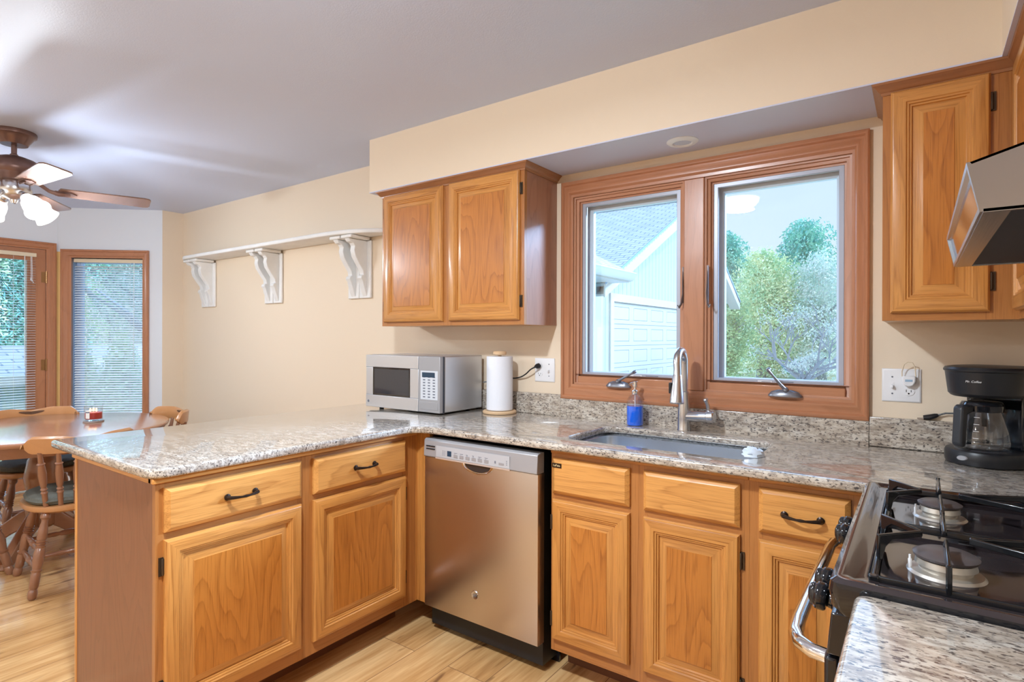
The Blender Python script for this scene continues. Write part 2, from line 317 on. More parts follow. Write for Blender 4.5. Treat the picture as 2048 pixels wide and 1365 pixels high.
def to_mesh(mb, name, mats, smooth=True, merge=True, recalc=True):
    me = bpy.data.meshes.new(name); me.from_pydata(mb.v, [], mb.f)
    for x in mats: me.materials.append(x)
    me.polygons.foreach_set('material_index', mb.m)
    if merge or recalc:
        bm = bmesh.new(); bm.from_mesh(me)
        if merge: bmesh.ops.remove_doubles(bm, verts=bm.verts, dist=1e-5)
        if recalc: bmesh.ops.recalc_face_normals(bm, faces=bm.faces)
        bm.to_mesh(me); bm.free()
    if smooth:
        me.polygons.foreach_set('use_smooth', [True]*len(me.polygons)); me.set_sharp_from_angle(angle=R(32))
    me.update(); return me
def obj(name, mb, mats, parent=None, bevel=0, seg=2, smooth=True, recalc=True, merge=True, label=None):
    if not isinstance(mats, (list, tuple)): mats = [mats]
    me = to_mesh(mb, name, mats, smooth, merge, recalc)
    o = bpy.data.objects.new(name, me); COL.objects.link(o)
    if parent: o.parent = parent
    if bevel:
        b = o.modifiers.new('bevel', 'BEVEL'); b.width = bevel; b.segments = seg; b.limit_method = 'ANGLE'; b.angle_limit = R(40); b.harden_normals = False
    if label: o['label'] = label
    return o
def tag(o, label, cat, group=None):
    o['label'] = label; o['category'] = cat
    if group: o['group'] = group
    return o
def thing(name, label, cat, loc=(0, 0, 0), rz=0, group=None):
    o = bpy.data.objects.new(name, None); COL.objects.link(o); o.location = loc; o.rotation_euler = (0, 0, rz); o.empty_display_size = .05
    return tag(o, label, cat, group)
def struct(o): o['kind'] = 'structure'; return o
def dup(root, loc, rz, label=None, parent=None):
    r = root.copy(); COL.objects.link(r); r.location = loc; r.rotation_euler = (0, 0, rz)
    if label: r['label'] = label
    for ch in list(root.children):
        c = ch.copy(); COL.objects.link(c); c.parent = r
        for g in ch.children:
            d = g.copy(); COL.objects.link(d); d.parent = c
    return r
def text_mesh(name, s, size, mat, parent, T, ext=0.0004, label=None, shear=0):
    cu = bpy.data.curves.new(name, 'FONT'); cu.body = s; cu.size = size; cu.extrude = ext; cu.align_x = 'CENTER'; cu.align_y = 'CENTER'; cu.shear = shear
    t = bpy.data.objects.new(name+'_tmp', cu); COL.objects.link(t)
    dg = bpy.context.evaluated_depsgraph_get(); me = bpy.data.meshes.new_from_object(t.evaluated_get(dg)); me.transform(T)
    bpy.data.objects.remove(t); me.materials.clear(); me.materials.append(mat); me.name = name
    o = bpy.data.objects.new(name, me); COL.objects.link(o); o.parent = parent
    if label: o['label'] = label
    return o
FRONT = Matrix.Rotation(R(90), 4, 'X')   # text that faces -y
def slab(name, outer, holes, z0, z1, mat, parent=None, bev=0.008):
    cu = bpy.data.curves.new(name, 'CURVE'); cu.dimensions = '2D'; cu.fill_mode = 'BOTH'
    for pts in [outer]+holes:
        sp = cu.splines.new('POLY'); sp.points.add(len(pts)-1)
        for p, q in zip(sp.points, pts): p.co = (q[0], q[1], 0, 1)
        sp.use_cyclic_u = True
    h = (z1-z0)/2; cu.extrude = h-bev; cu.bevel_depth = bev; cu.bevel_resolution = 3; cu.offset = -bev
    t = bpy.data.objects.new(name+'_tmp', cu); COL.objects.link(t); t.location = (0, 0, 0)
    dg = bpy.context.evaluated_depsgraph_get(); me = bpy.data.meshes.new_from_object(t.evaluated_get(dg)); me.transform(Matrix.Translation((0, 0, (z0+z1)/2)))
    bpy.data.objects.remove(t); me.materials.clear(); me.materials.append(mat); me.name = name
    bm = bmesh.new(); bm.from_mesh(me); bmesh.ops.remove_doubles(bm, verts=bm.verts, dist=1e-5); bmesh.ops.recalc_face_normals(bm, faces=bm.faces); bm.to_mesh(me); bm.free()
    me.polygons.foreach_set('use_smooth', [True]*len(me.polygons)); me.set_sharp_from_angle(angle=R(40))
    o = bpy.data.objects.new(name, me); COL.objects.link(o)
    if parent: o.parent = parent
    return o
def arc(cx, cy, r, a0, a1, n=8): return [(cx+r*math.cos(R(a0+(a1-a0)*i/n)), cy+r*math.sin(R(a0+(a1-a0)*i/n))) for i in range(n+1)]
def rrect(x0, x1, y0, y1, r, n=6):
    return arc(x1-r, y0+r, r, -90, 0, n)+arc(x1-r, y1-r, r, 0, 90, n)+arc(x0+r, y1-r, r, 90, 180, n)+arc(x0+r, y0+r, r, 180, 270, n)

# ------------------------------------------------------------------ room shell
CEIL = 2.424; XL = -3.57; XR = 2.45; YB = -4.7; BX = -4.20
WX0, WX1, WZ0, WZ1 = 0.492, 1.684, 1.078, 2.002
b = MB(); b.box(BX-.1, XR+.15, YB-.15, 0.15, -0.06, 0)
struct(obj('floor', b, floor_m, smooth=False))
b = MB(); b.box(BX-.15, XR+.15, YB-.15, 0.15, CEIL, CEIL+.08); struct(obj('ceiling', b, ceil_m, smooth=False))
b = MB(); b.box(XL-.15, WX0, 0, .15, 0, CEIL).box(WX1, XR+.15, 0, .15, 0, CEIL).box(WX0, WX1, 0, .15, 0, WZ0).box(WX0, WX1, 0, .15, WZ1, CEIL)
struct(obj('wall_back', b, tan, smooth=False))
b = MB(); b.box(XR, XR+.15, YB, 0, 0, CEIL); struct(obj('wall_right', b, tan, smooth=False))
b = MB(); b.box(XL, XR, YB-.15, YB, 0, CEIL); struct(obj('wall_rear', b, tan, smooth=False))
b = MB(); b.box(XL-.12, XL, -0.176, 0, 0, CEIL); struct(obj('wall_left', b, tan, smooth=False))
b = MB(); b.box(XL-.12, XL, YB, -2.45, 0, CEIL); struct(obj('wall_left_rear', b, tan, smooth=False))
# bay wall A (angled) with tall window, wall B with glass door, wall C with a matching window
A0 = Vector((BX, -0.754, 0)); A1 = Vector((XL, -0.176, 0))
def frame_on(p, q):   # local x along the wall seen from inside (left to right), y outward
    d = (q-p).normalized(); nrm = Vector((-d.y, d.x, 0))
    M = Matrix((d, nrm, Vector((0, 0, 1)))).transposed().to_4x4(); M.translation = p; return M
def wall_holed(name, F, L, hole, mat, t=.13):
    x0, x1, z0, z1 = hole; b = MB()
    b.box(0, x0, 0, t, 0, CEIL, 0, F).box(x1, L, 0, t, 0, CEIL, 0, F).box(x0, x1, 0, t, z1, CEIL, 0, F)
    if z0 > 0: b.box(x0, x1, 0, t, 0, z0, 0, F)
    return struct(obj(name, b, mat, smooth=False))
FA = frame_on(A0, A1); LA = (A1-A0).length
AW = (0.115, 0.695, 0.28, 1.99)
wall_holed('wall_bay_right', FA, LA, AW, white_wall)
B0 = Vector((BX, -1.87, 0)); B1 = A0; FB = frame_on(B0, B1); LB = (B1-B0).length
DW0, DW1 = 0.075, LB-.065     # door opening in wall B local
wall_holed('wall_bay_center', FB, LB, (DW0, DW1, 0, 2.055), white_wall)
C0 = Vector((XL, -2.45, 0)); C1 = B0; FC = frame_on(C0, C1); LC = (C1-C0).length
wall_holed('wall_bay_left', FC, LC, (0.13, LC-.13, 0.28, 1.99), white_wall)
b = MB(); b.box(.0005, .0335, -.003, 0, .10, 2.04, 0, FA).box(LB-.0105, LB-.0005, -.003, 0, .10, 2.04, 0, FB); struct(obj('corner_strip', b, plain('golden_corner_strip', (.80, .52, .20), .5), smooth=False))  # thin golden strip over both walls at the bay corner
# baseboards
b = MB(); b.box(0.02, LA-.005, -.014, 0, 0, .10, 0, FA); struct(obj('baseboard_bay_right', b, trim_white, bevel=.004))
b = MB(); b.box(XL, -.80, -.014, 0, 0, .10); struct(obj('baseboard_back', b, trim_white, bevel=.004))
b = MB(); b.box(XL, XL+.014, -.17, -.014, 0, .10); struct(obj('baseboard_left', b, trim_white, bevel=.004))
# soffit (back run and right run)
b = MB(); b.box(-.65, XR, -.3235, 0, 2.128, CEIL).box(2.083, XR, YB, -.3235, 2.128, CEIL); struct(obj('wall_soffit', b, tan, smooth=False))
b = MB(); b.box(-.65, XR, -.3235, 0, 2.123, 2.128).box(2.083, XR, YB, -.3235, 2.123, 2.128); struct(obj('ceiling_soffit', b, soffit_under, smooth=False))

# ------------------------------------------------------------------ kitchen window
def casing(F, x0, x1, z0, z1, ix0, ix1, iz0, iz1, m, parent=None, name='trim_1', jamb=.05, open_bottom=False):
    # picture-frame moulding between the outer rectangle and the inner rectangle
    pr = [(0, 0), (0, -.020), (.10, -.024), (.22, -.024), (.30, -.016), (.40, -.016), (.55, -.020), (.72, -.019), (.84, -.010), (1.0, -.009), (1.0, jamb)]
    b = MB(); vs = []
    for t, y in pr:
        a0 = x0+(ix0-x0)*t; a1 = x1+(ix1-x1)*t; c0 = z0+(iz0-z0)*t; c1 = z1+(iz1-z1)*t
        vs += [(a0, y, c0), (a1, y, c0), (a1, y, c1), (a0, y, c1)]
    for k in range(len(pr)-1):
        for j in range(4):
            if open_bottom and j == 0: continue
            a, c = k*4+j, k*4+(j+1) % 4
            b.add([F @ Vector(vs[i]) for i in (a, c, c+4, a+4)], [(0, 1, 2, 3)], 1 if j in (0, 2) else 0)
    return obj(name, b, m, parent)
I4 = Matrix.Identity(4)
kw = bpy.data.objects.new('window_1', None); COL.objects.link(kw); kw.location = (0, 0, 0); struct(kw)
kw['label'] = 'double casement window with brown wood trim above the kitchen sink'
casing(I4, .430, 1.741, 1.004, 2.080, WX0, WX1, WZ0, WZ1, [win_v, win_h], kw, 'casing', .13)
ML, MR = 1.046, 1.135
b = MB(); b.box(ML, MR, -.006, .13, WZ0, WZ1); obj('mullion', b, win_v, kw, bevel=.004)
for (x0, x1) in ((WX0, ML), (MR, WX1)):
    b = MB()
    fr = [(0, .002), (.008, .004), (.008, .014), (.020, .018), (.020, .032), (.028, .034), (.028, .085)]
    b.rings(x0, x1, WZ0, WZ1, fr, (0, 1), fill=False); b.rings(x0, x1, WZ0, WZ0+.05, [(0, .001), (.0, .03)], (1, 1))
    b2 = MB(); b2.box(x0+.02, x1-.02, .006, .09, WZ0+.002, WZ0+.040, 1)
    sa = obj('sash', b, [win_v, win_h], kw)
    obj('bottom_rail', b2, [win_v, win_h], sa, bevel=.004)
    b = MB(); b.rings(x0+.028, x1-.028, WZ0+.040, WZ1-.026, [(0, .05), (0, .040), (.002, .038), (.017, .038), (.019, .040), (.019, .05)], (0, 0), fill=False)
    obj('screen_frame', b, screen_grey, kw)
    b = MB(); b.rings(x0+.03, x1-.03, WZ0+.03, WZ1-.03, [(0, .088), (.022, .088), (.030, .094), (.030, .12)], (0, 0), fill=False)
    obj('outer_sash', b, sash_white, kw)
    b = MB(); b.box(x0+.055, x1-.055, .100, .104, WZ0+.055, WZ1-.055); obj('pane', b, pane_m, kw, smooth=False)
def lathe_pts(b, pts, d, c, seg=16, **k): return b.lathe(pts, c, d, seg, **k)
def crank(x, ang, lbl, sx=1):
    t = thing('window_crank', lbl, 'window crank', (x, .004, 1.088), 0)
    b = MB(); b.lathe([(0, .028), (.45, .027), (.8, .02), (1.0, .006), (1.0, 0)], (0, -.022, -.012), (0, 0, 1), 24, sx=.062, sy=.022)
    b.v = [(v[0], v[1], v[2]) for v in b.v]
    obj('housing', b, grey_metal, t)
    b = MB(); d = Vector((math.cos(ang), -.22, math.sin(ang))).normalized(); p = Vector((.004, -.034, .016))
    b.lathe([(.010, 0), (.012, .006), (.009, .018), (.004, .022)], (.004, -.024, .014), (0, -1, .1), 16)
    b.tube([p, p+d*.03+Vector((0, -.006, 0)), p+d*.075, p+d*.10], [.007, .006, .0045, .006], 10)
    b.lathe([(.006, 0), (.008, .004), (.008, .016), (.005, .019)], p+d*.10-Vector((0, .0, 0)), (0.1, 1, .2), 12)
    obj('folding_handle', b, grey_metal, t); return t
crank(.742, R(28), 'grey fold-down crank at the foot of the left window sash')
crank(1.458, R(128), 'grey crank with raised arm at the foot of the right window sash')
for x, lbl, s in ((1.043, 'slim grey sash lock on left side of the window mullion', -1), (1.150, 'slim grey sash lock on right side of the window mullion', 1)):
    b = MB(); b.tube([(x, -.004, 1.60), (x, -.008, 1.56), (x-.002*s, -.012, 1.50), (x+.004*s, -.016, 1.455), (x+.012*s, -.022, 1.44), (x+.018*s, -.020, 1.452)], [.002, .003, .004, .005, .006, .003], 8, flat=.6)
    b.box(x-.003, x+.003, -.005, .004, 1.46, 1.62); tag(obj('window_lock', b, plain('lock_grey_brown', (.16, .13, .13), .35, .5), None), lbl, 'window lock')
for x0 in (.80, 1.365):   # little warning stickers on the screen frames
    t = tag(obj('sticker', MB().box(x0-.02, x0+.035, .0355, .037, WZ0+.0425, WZ0+.0545), white_pl, None), 'small white label stuck on the %s screen frame' % ('left' if x0 < 1 else 'right'), 'label')
    obj('print', MB().box(x0-.005, x0+.03, .035, .0358, WZ0+.046, WZ0+.0515), ink, t)
    u = tag(obj('sticker', MB().box(x0+.055, x0+.115, .0355, .037, WZ0+.044, WZ0+.053), ink, None), 'thin dark label strip on the %s screen frame' % ('left' if x0 < 1 else 'right'), 'label')
# recessed light in the soffit
t = thing('recessed_ceiling_light', 'round white recessed light in the soffit above the window', 'ceiling light', (1.089, -.150, 2.123))
obj('trim_ring', MB().lathe([(.036, -.003), (.040, -.010), (.056, -.008), (.064, -.002), (.064, 0)], seg=40, cap=False), white_pl, t)
obj('lens', MB().lathe([(0, -.003), (.037, -.004)], seg=40), lens_m, t)

# ------------------------------------------------------------------ bay window and door
def blind(F, x0, x1, z0, z1, y, tilt, lbl, ntag, pitch=.021, wand=None):
    t = thing('mini_blind', lbl, 'blind', F @ Vector(((x0+x1)/2, y, z0)), math.atan2(F[1][0], F[0][0]))
    hw = (x1-x0)/2; H = z1-z0
    obj('headrail', MB().box(-hw, hw, -.014, .014, H-.032, H), plain('cream_headrail_'+ntag, (0.78, 0.66, 0.48), .4), t, bevel=.002)
    b = MB(); n = int((H-.06)/pitch); c, s_ = math.cos(tilt), math.sin(tilt); wd = .0115
    for i in range(n):
        z = .03+i*pitch; b.add([(-hw+.004, -wd*c, z-wd*s_), (hw-.004, -wd*c, z-wd*s_), (hw-.004, 0, z+.0016), (-hw+.004, 0, z+.0016), (hw-.004, wd*c, z+wd*s_), (-hw+.004, wd*c, z+wd*s_)], [(0, 1, 2, 3), (3, 2, 4, 5)])
    sl = obj('slats', b, blind_m, t, recalc=False, merge=False, smooth=False)
    obj('bottom_rail', MB().box(-hw, hw, -.012, .012, 0, .016), blind_m, t, bevel=.002)
    b = MB()
    for xx in (-hw*.62, hw*.62): b.box(xx-.0008, xx+.0008, -.0130, -.0122, .01, H-.03)
    obj('ladder_cord', b, white_pl, t)
    if wand: obj('tilt_wand', MB().tube([(wand*hw, -.018, H-.03), (wand*hw, -.02, H-.95)], .003, 8), clear_w, t)
    return t
blind_m = plain('white_blind_slat', (0.82, 0.86, 0.90), 0.5); clear_w = plain('pale_wand', (0.8, 0.88, 0.9), 0.2)
bw = bpy.data.objects.new('window_2', None); COL.objects.link(bw); bw.location = (0, 0, 0); struct(bw)
bw['label'] = 'tall narrow wood-trimmed window in the white bay wall'
casing(FA, .035, .748, .21, 2.062, AW[0], AW[1], AW[2], AW[3], [win_v, win_h], bw, 'casing', .02)
b = MB(); b.rings(AW[0], AW[1], AW[2], AW[3], [(0, .02), (0, .075), (.030, .075), (.038, .085), (.038, .12)], (0, 0), fill=False); b.v = [tuple(FA @ Vector(v)) for v in b.v]
obj('sash', b, plain('white_sash_in_sky_shade', (0.42, 0.56, 0.80), .4), bw)  # white frame, its blue skylit shade put into the colour
obj('pane', MB().box(AW[0]+.03, AW[1]-.03, .098, .102, AW[2]+.03, AW[3]-.03, 0, FA), pane_m, bw, smooth=False)
blind(FA, AW[0]+.006, AW[1]-.006, AW[2]+.01, AW[3]-.004, .030, R(32), 'white mini blind hanging in the narrow bay window', 'w', wand=.74)
cw = bpy.data.objects.new('window_3', None); COL.objects.link(cw); struct(cw)
CWX = (0.13, LC-.13)
casing(FC, .05, LC-.05, .21, 2.062, CWX[0], CWX[1], AW[2], AW[3], [win_v, win_h], cw, 'casing', .06)
obj('pane', MB().box(CWX[0], CWX[1], .08, .084, AW[2], AW[3], 0, FC), pane_m, cw, smooth=False)
# door (glass door with blind, brown frame)
FBy = FB
dr = bpy.data.objects.new('door_1', None); COL.objects.link(dr); struct(dr); dr['label'] = 'brown wood glass door in the bay at the left edge'
casing(FB, DW0-.062, LB-.010, -.06, 2.108, DW0+.012, LB-.078, -.02, 2.046, [win_v, win_h], dr, 'casing', .04, open_bottom=True)
dx0, dx1 = DW0+.014, LB-.080; zt = 2.044
gz0, gz1 = .25, 1.945; gx0, gx1 = dx0+.125, dx1-.125
b = MB()
b.box(dx0, gx0, .006, .046, .01, zt, 0, FB).box(gx1, dx1, .006, .046, .01, zt, 0, FB).box(gx0, gx1, .006, .046, .01, gz0, 1, FB).box(gx0, gx1, .006, .046, gz1, zt, 1, FB)
obj('door_slab', b, [win_v, win_h], dr, smooth=False)
obj('pane', MB().box(gx0, gx1, .024, .028, gz0, gz1, 0, FB), pane_m, dr, smooth=False)
for hz in (1.81, 1.06, .35):
    b = MB(); b.lathe([(.004, -.003), (.008, 0), (.008, .10), (.004, .103)], FB @ Vector((dx1+.004, -.004, hz-.05)), (0, 0, 1), 12)
    b.box(dx1-.03, dx1+.002, .001, .005, hz-.045, hz+.045, 0, FB); obj('hinge', b, brass, dr)
obj('door_knob', MB().lathe([(.026, 0), (.026, .006), (.010, .012), (.010, .035), (.026, .045), (.028, .058), (.018, .070), (0, .072)], FB @ Vector((dx0+.06, .006, .95)), FB.to_3x3() @ Vector((0, -1, 0)), 20), brass, dr)
db = blind(FB, gx0-.04, gx1+.055, gz0-.02, 2.005, -.016, R(8), 'white mini blind with tan headrail on the glass door', 'd', wand=.80)
b = MB(); hw = (gx1+.055-gx0+.04)/2; zz = 2.005-gz0+.02
for k in range(3): b.tube([(hw*.90+k*.004, -.018, zz-.03), (hw*.90+k*.006, -.02, zz-.20-.02*k), (hw*.90+k*.009, -.02, zz-.23-.01*k)], [.0012, .0012, .005], 6)
obj('pull_cord', b, white_pl, db)

# ------------------------------------------------------------------ cabinets
def pull(x, z, parent, s=.048, y=-.019):
    b = MB()
    for q in (-1, 1): b.lathe([(.010, 0), (.011, .003), (.006, .006), (.0045, .020)], (x+q*s, y, z), (0, -1, 0), 12)
    P = [(x-s-.004, y-.010, z), (x-s, y-.019, z), (x-s*.6, y-.027, z-.001), (x-s*.25, y-.030, z-.002), (x, y-.030, z-.002), (x+s*.25, y-.030, z-.002), (x+s*.6, y-.027, z-.001), (x+s, y-.019, z), (x+s+.004, y-.010, z)]
    b.tube(P, [.006, .0062, .0048, .0036, .005, .0036, .0048, .0062, .006], 10)
    return obj('handle', b, bronze, parent, label='dark bronze bar pull')
def door(x0, x1, z0, z1, parent, hinge=None, hz=None):
    b = MB()
    b.rings(x0, x1, z0, z1, [(0, 0), (0, -.010), (.003, -.013), (.005, -.0175), (.009, -.0195), (.040, -.0195), (.043, -.0155), (.0475, -.0155), (.050, -.011), (.0545, -.011), (.057, -.005), (.060, -.004)], (0, 1), fill=False)
    d = obj('door', b, [oak_v, oak_h], parent)
    p = MB(); p.rings(x0+.056, x1-.056, z0+.056, z1-.056, [(0, -.003), (0, -.0050), (.004, -.0055), (.028, -.0155), (.029, -.0175)], (0, 1, 2), fill=True)
    obj('raised_panel', p, [oak_v, oak_h, oak_panel], d)
    if hinge:
        for z in hz:
            h = MB(); s = -1 if hinge == 'l' else 1; xe = x0 if hinge == 'l' else x1
            h.box(min(xe, xe+s*.013), max(xe, xe+s*.013), -.004, 0, z-.028, z+.028); h.lathe([(.003, 0), (.0045, .003), (.0045, .048), (.003, .051)], (xe+s*.003, -.0065, z-.0255), (0, 0, 1), 10)
            obj('hinge', h, hinge_m, d)
    return d
def drawer(x0, x1, z0, z1, parent, handle=True):
    b = MB(); b.rings(x0, x1, z0, z1, [(0, 0), (0, -.009), (.003, -.012), (.014, -.0195)], (1, 1, 1))
    d = obj('drawer_front', b, [oak_v, oak_drawer], parent)
    if handle: pull((x0+x1)/2, (z0+z1)/2+.0, d)
    return d
def face(stiles, rails, z0, z1, parent, t=.019):
    b = MB()
    for a, c in stiles: b.box(a, c, 0, t, z0, z1, 0)
    for a, c, e, f in rails: b.box(a, c, .0006, t, e, f, 1)
    return obj('face_frame', b, [frame_v, frame_h], parent, smooth=False)
Z1, Z2, Z3, Z4 = .8504, .7141, .6918, .1581
TOP = .884
# peninsula cabinet: local x = world y, front faces +x
PX = .031; PY0 = -1.716
t = thing('base_cabinet', 'oak peninsula base cabinet with two drawers over two doors', 'cabinet', (PX, PY0, 0), R(90))
L = 1.716-.632
a0, a1, c0, c1 = -1.6944-PY0, -1.2251-PY0, -1.1735-PY0, -.7019-PY0
face([(0, a0+.010), (a1-.010, c0+.010), (c1-.010, L)], [(a0, L, Z1-.01, TOP), (a0, a1, Z3-.005, Z2+.005), (c0, c1, Z3-.005, Z2+.005), (a0, c1, .11, Z4+.01)], .11, TOP, t)
obj('carcass', MB().box(.020, L+.60, .019, .646, .11, TOP-.001), oak_v, t, smooth=False)
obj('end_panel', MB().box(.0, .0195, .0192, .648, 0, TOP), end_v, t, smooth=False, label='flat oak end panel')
b = MB(); b.box(-.003, .010, .630, .648, 0, TOP-.02)
obj('corner_trim', b, oak_v, t, bevel=.003)
b = MB(); b.box(-.012, .02, .0, .648, TOP-.018, TOP, 0); b.box(-.012, L, -.012, .02, TOP-.018, TOP, 1); obj('top_molding', b, [oak_y, oak_h], t, bevel=.003)
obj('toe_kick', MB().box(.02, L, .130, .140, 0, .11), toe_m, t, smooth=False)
drawer(a0, a1, Z2, Z1, t); drawer(c0, c1, Z2, Z1, t)
door(a0, a1, Z4, Z3, t, 'l', (.612, .24)); door(c0, c1, Z4, Z3, t, 'r', (.612, .24))
# corner filler next to dishwasher
b = MB(); b.box(PX-.019, PX, -.6315, -.60, .11, TOP, 0).box(PX-.0, .108, -.619, -.600, .11, TOP, 0)
tag(obj('corner_filler', b, oak_v, smooth=False), 'narrow oak filler strip in the corner left of the dishwasher', 'filler strip')
# sink base
FY = -.6105
t = thing('sink_base_cabinet', 'oak sink base cabinet with two false fronts above two doors', 'cabinet', (.742, FY, 0))
X = lambda v: v-.742
face([(0, X(.757)), (X(1.057), X(1.129)), (X(1.427), X(1.462))], [(0, X(1.45), Z1-.01, TOP), (X(.75), X(1.44), Z3-.005, Z2+.005), (X(.75), X(1.44), .11, Z4+.01)], .11, TOP, t)
obj('carcass', MB().box(.001, X(1.461), .019, .59, .11, .70), oak_v, t, smooth=False)
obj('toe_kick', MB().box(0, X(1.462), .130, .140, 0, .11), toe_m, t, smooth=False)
b = MB(); b.box(0, X(1.462), -.008, .0, TOP-.018, TOP, 1); obj('top_molding', b, [oak_v, oak_h], t, bevel=.003)
d = drawer(X(.752), X(1.067), Z2, Z1, t, False); drawer(X(1.1188), X(1.4367), Z2, Z1, t, False)
bd = obj('maker_badge', MB().box(X(.757), X(.797), -.0212, -.0190, .815, .8325), bronze, d, label='small dark maker plate')
text_mesh('badge_lettering', 'LaFata', .0115, plain('badge_gold', (.8, .62, .35), .4), t, Matrix.Translation((X(.777), -.0216, .824)) @ FRONT, .0003)
door(X(.752), X(1.067), Z4, Z3, t, 'l', (.60, .23)); door(X(1.1188), X(1.4367), Z4, Z3, t, 'r', (.61, .215))
# drawer base right of sink base
t = thing('base_cabinet', 'narrow oak base cabinet with one drawer, between sink base and range', 'cabinet', (1.4625, FY, 0))
X = lambda v: v-1.4625
face([(0, X(1.502)), (X(1.726), X(1.79))], [(0, X(1.78), Z1-.01, TOP), (X(1.50), X(1.74), Z3-.005, Z2+.005), (X(1.50), X(1.74), .11, Z4+.01)], .11, TOP, t)
obj('carcass', MB().box(.001, X(2.44), .019, .59, .11, TOP-.001), oak_v, t, smooth=False)
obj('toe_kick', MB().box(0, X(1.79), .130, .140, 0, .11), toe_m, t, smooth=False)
b = MB(); b.box(0, X(1.79), -.008, .0, TOP-.018, TOP, 1); obj('top_molding', b, [oak_v, oak_h], t, bevel=.003)
drawer(X(1.4919), X(1.7359), Z2, Z1, t); door(X(1.4919), X(1.7359), Z4, Z3, t)
# near right base cabinet under the front worktop (front faces -x)
t = thing('base_cabinet', 'oak base cabinet under the near right worktop', 'cabinet', (1.842, -1.452, 0), R(-90))
face([(0, .03), (.57, .6)], [(0, .6, Z1-.01, TOP), (.02, .58, Z3-.005, Z2+.005), (.02, .58, .11, Z4)], .11, TOP, t)
obj('carcass', MB().box(0, .6, .019, .60, 0, TOP-.001), oak_v, t, smooth=False)
drawer(.03, .57, Z2, Z1, t); door(.03, .57, Z4, Z3, t)

# ---- worktops
CT = .914
outer = [(-.79, -.002)]
outer += arc(-.79+.02, -1.745+.02, .02, 180, 270, 5)+arc(.066-.06, -1.745+.06, .06, 270, 360, 8)
outer += [(.066, -.80)]+arc(.066+.10, -.665-.10, .10, 180, 90, 8)[1:]+[(1.79, -.665), (1.79, -.672), (2.448, -.672), (2.448, -.002)]
sink_hole = rrect(.755, 1.447, -.545, -.155, .06)
t = thing('granite_worktop', 'long L-shaped speckled granite worktop with undermount sink cutout', 'worktop', (0, 0, 0))
slab('top_slab', outer, [list(reversed(sink_hole))], TOP, CT, granite, t, .010)
b = MB(); b.box(-.12, .428, -.020, -.001, CT, 1.0216).box(.428, 1.743, -.020, -.001, CT, 1.0035).box(1.743, 2.43, -.020, -.001, CT, 1.0216).box(2.43, 2.449, -.66, -.001, CT, 1.0216)
obj('backsplash', b, granite, t, bevel=.003)
outer = arc(1.812+.035, -1.449-.02, .02, 180-0, 90, 5)
outer = [(2.448, -1.449)]+[(1.812+.02+.02*math.cos(R(a)), -1.469+.02*math.sin(R(a))) for a in (90, 115, 140, 160, 180)]+[(1.812, -2.30), (2.448, -2.30)]
t = thing('granite_worktop', 'short granite worktop in the near right corner beside the range', 'worktop', (0, 0, 0))
slab('top_slab', outer, [], TOP, CT, granite, t, .010)
obj('backsplash', MB().box(2.43, 2.449, -2.3, -1.452, CT, 1.0216), granite, t, bevel=.003)

# ---- sink
t = thing('kitchen_sink', 'undermount stainless steel sink bowl set in the granite', 'sink', (1.101, -.35, .70))
b = MB(); lay = [(.372, .225, .055, .183), (.360, .210, .055, .1825), (.348, .198, .055, .172), (.342, .192, .06, .05), (.325, .178, .07, .012), (.29, .145, .07, .002), (.04, .03, .025, 0)]
b.grid([[(*p, z) for p in rrect(-w_, w_, -h_, h_, r_)] for w_, h_, r_, z in lay], close=True)
bowl = obj('bowl', b, steel_sink, t, recalc=False); so_ = bowl.modifiers.new('s', 'SOLIDIFY'); so_.thickness = .0015; so_.offset = -1
obj('drain', MB().lathe([(0, .004), (.02, .003), (.035, .006), (.042, .003), (.042, .0)], (0, 0, .0), seg=24), chrome, t)
# crumpled clear film at the right end of the sink
random.seed(5); b = MB(); rows = []
for i in range(9):
    a = i/8*PI*.5; rows.append([((.034*math.cos(a)+.006*random.uniform(-1, 1))*math.cos(k/14*2*PI), (.036*math.cos(a)+.006*random.uniform(-1, 1))*math.sin(k/14*2*PI), .030*math.sin(a)+random.uniform(-.003, .003) if i else 0.0) for k in range(14)])
b.grid(rows, close=True)
o = obj('crumpled_film', b, plain('clear_film', (.70, .80, .92), .15, coat=.8), None, recalc=False); o.location = (1.440, -.47, CT+.001); tag(o, 'small crumple of clear plastic at right rim of the sink', 'plastic wrap')

# ---- faucet
t = thing('kitchen_faucet', 'brushed nickel pull-down faucet behind the sink', 'faucet', (1.079, -.090, CT))
obj('body', MB().lathe([(.028, 0), (.0285, .004), (.027, .008), (.027, .05), (.026, .09), (.0215, .145), (.0195, .165), (.015, .168)], seg=28), nickel, t)
P = [(0, 0, .165), (0, 0, .24), (0, 0, .285)]
for i in range(1, 13):
    a = PI*i/12; P.append((0+.008*i/12, -.055+.055*math.cos(a), .285+.055*math.sin(a)*1.02))
P += [(.010, -.112, .265), (.012, -.118, .235)]
obj('neck', MB().tube(P, .0155, 18), nickel, t)
hd = Vector((.05, -.20, -1)).normalized()
obj('spray_head', MB().lathe([(.0175, -.002), (.019, .004), (.021, .03), (.026, .075), (.029, .105), (.029, .112), (.024, .114)], (.012, -.118, .240), hd, 24), nickel, t)
obj('spray_button', MB().box(-.016, -.006, -.142, -.124, .168, .212), black_pl, t, bevel=.003)
b = MB(); b.lathe([(.022, 0), (.023, .02), (.023, .085), (.0265, .088), (.0265, .112), (.023, .116), (0, .117)], (.012, 0, .062), (1, -.03, .06), 24); obj('valve', b, nickel, t)
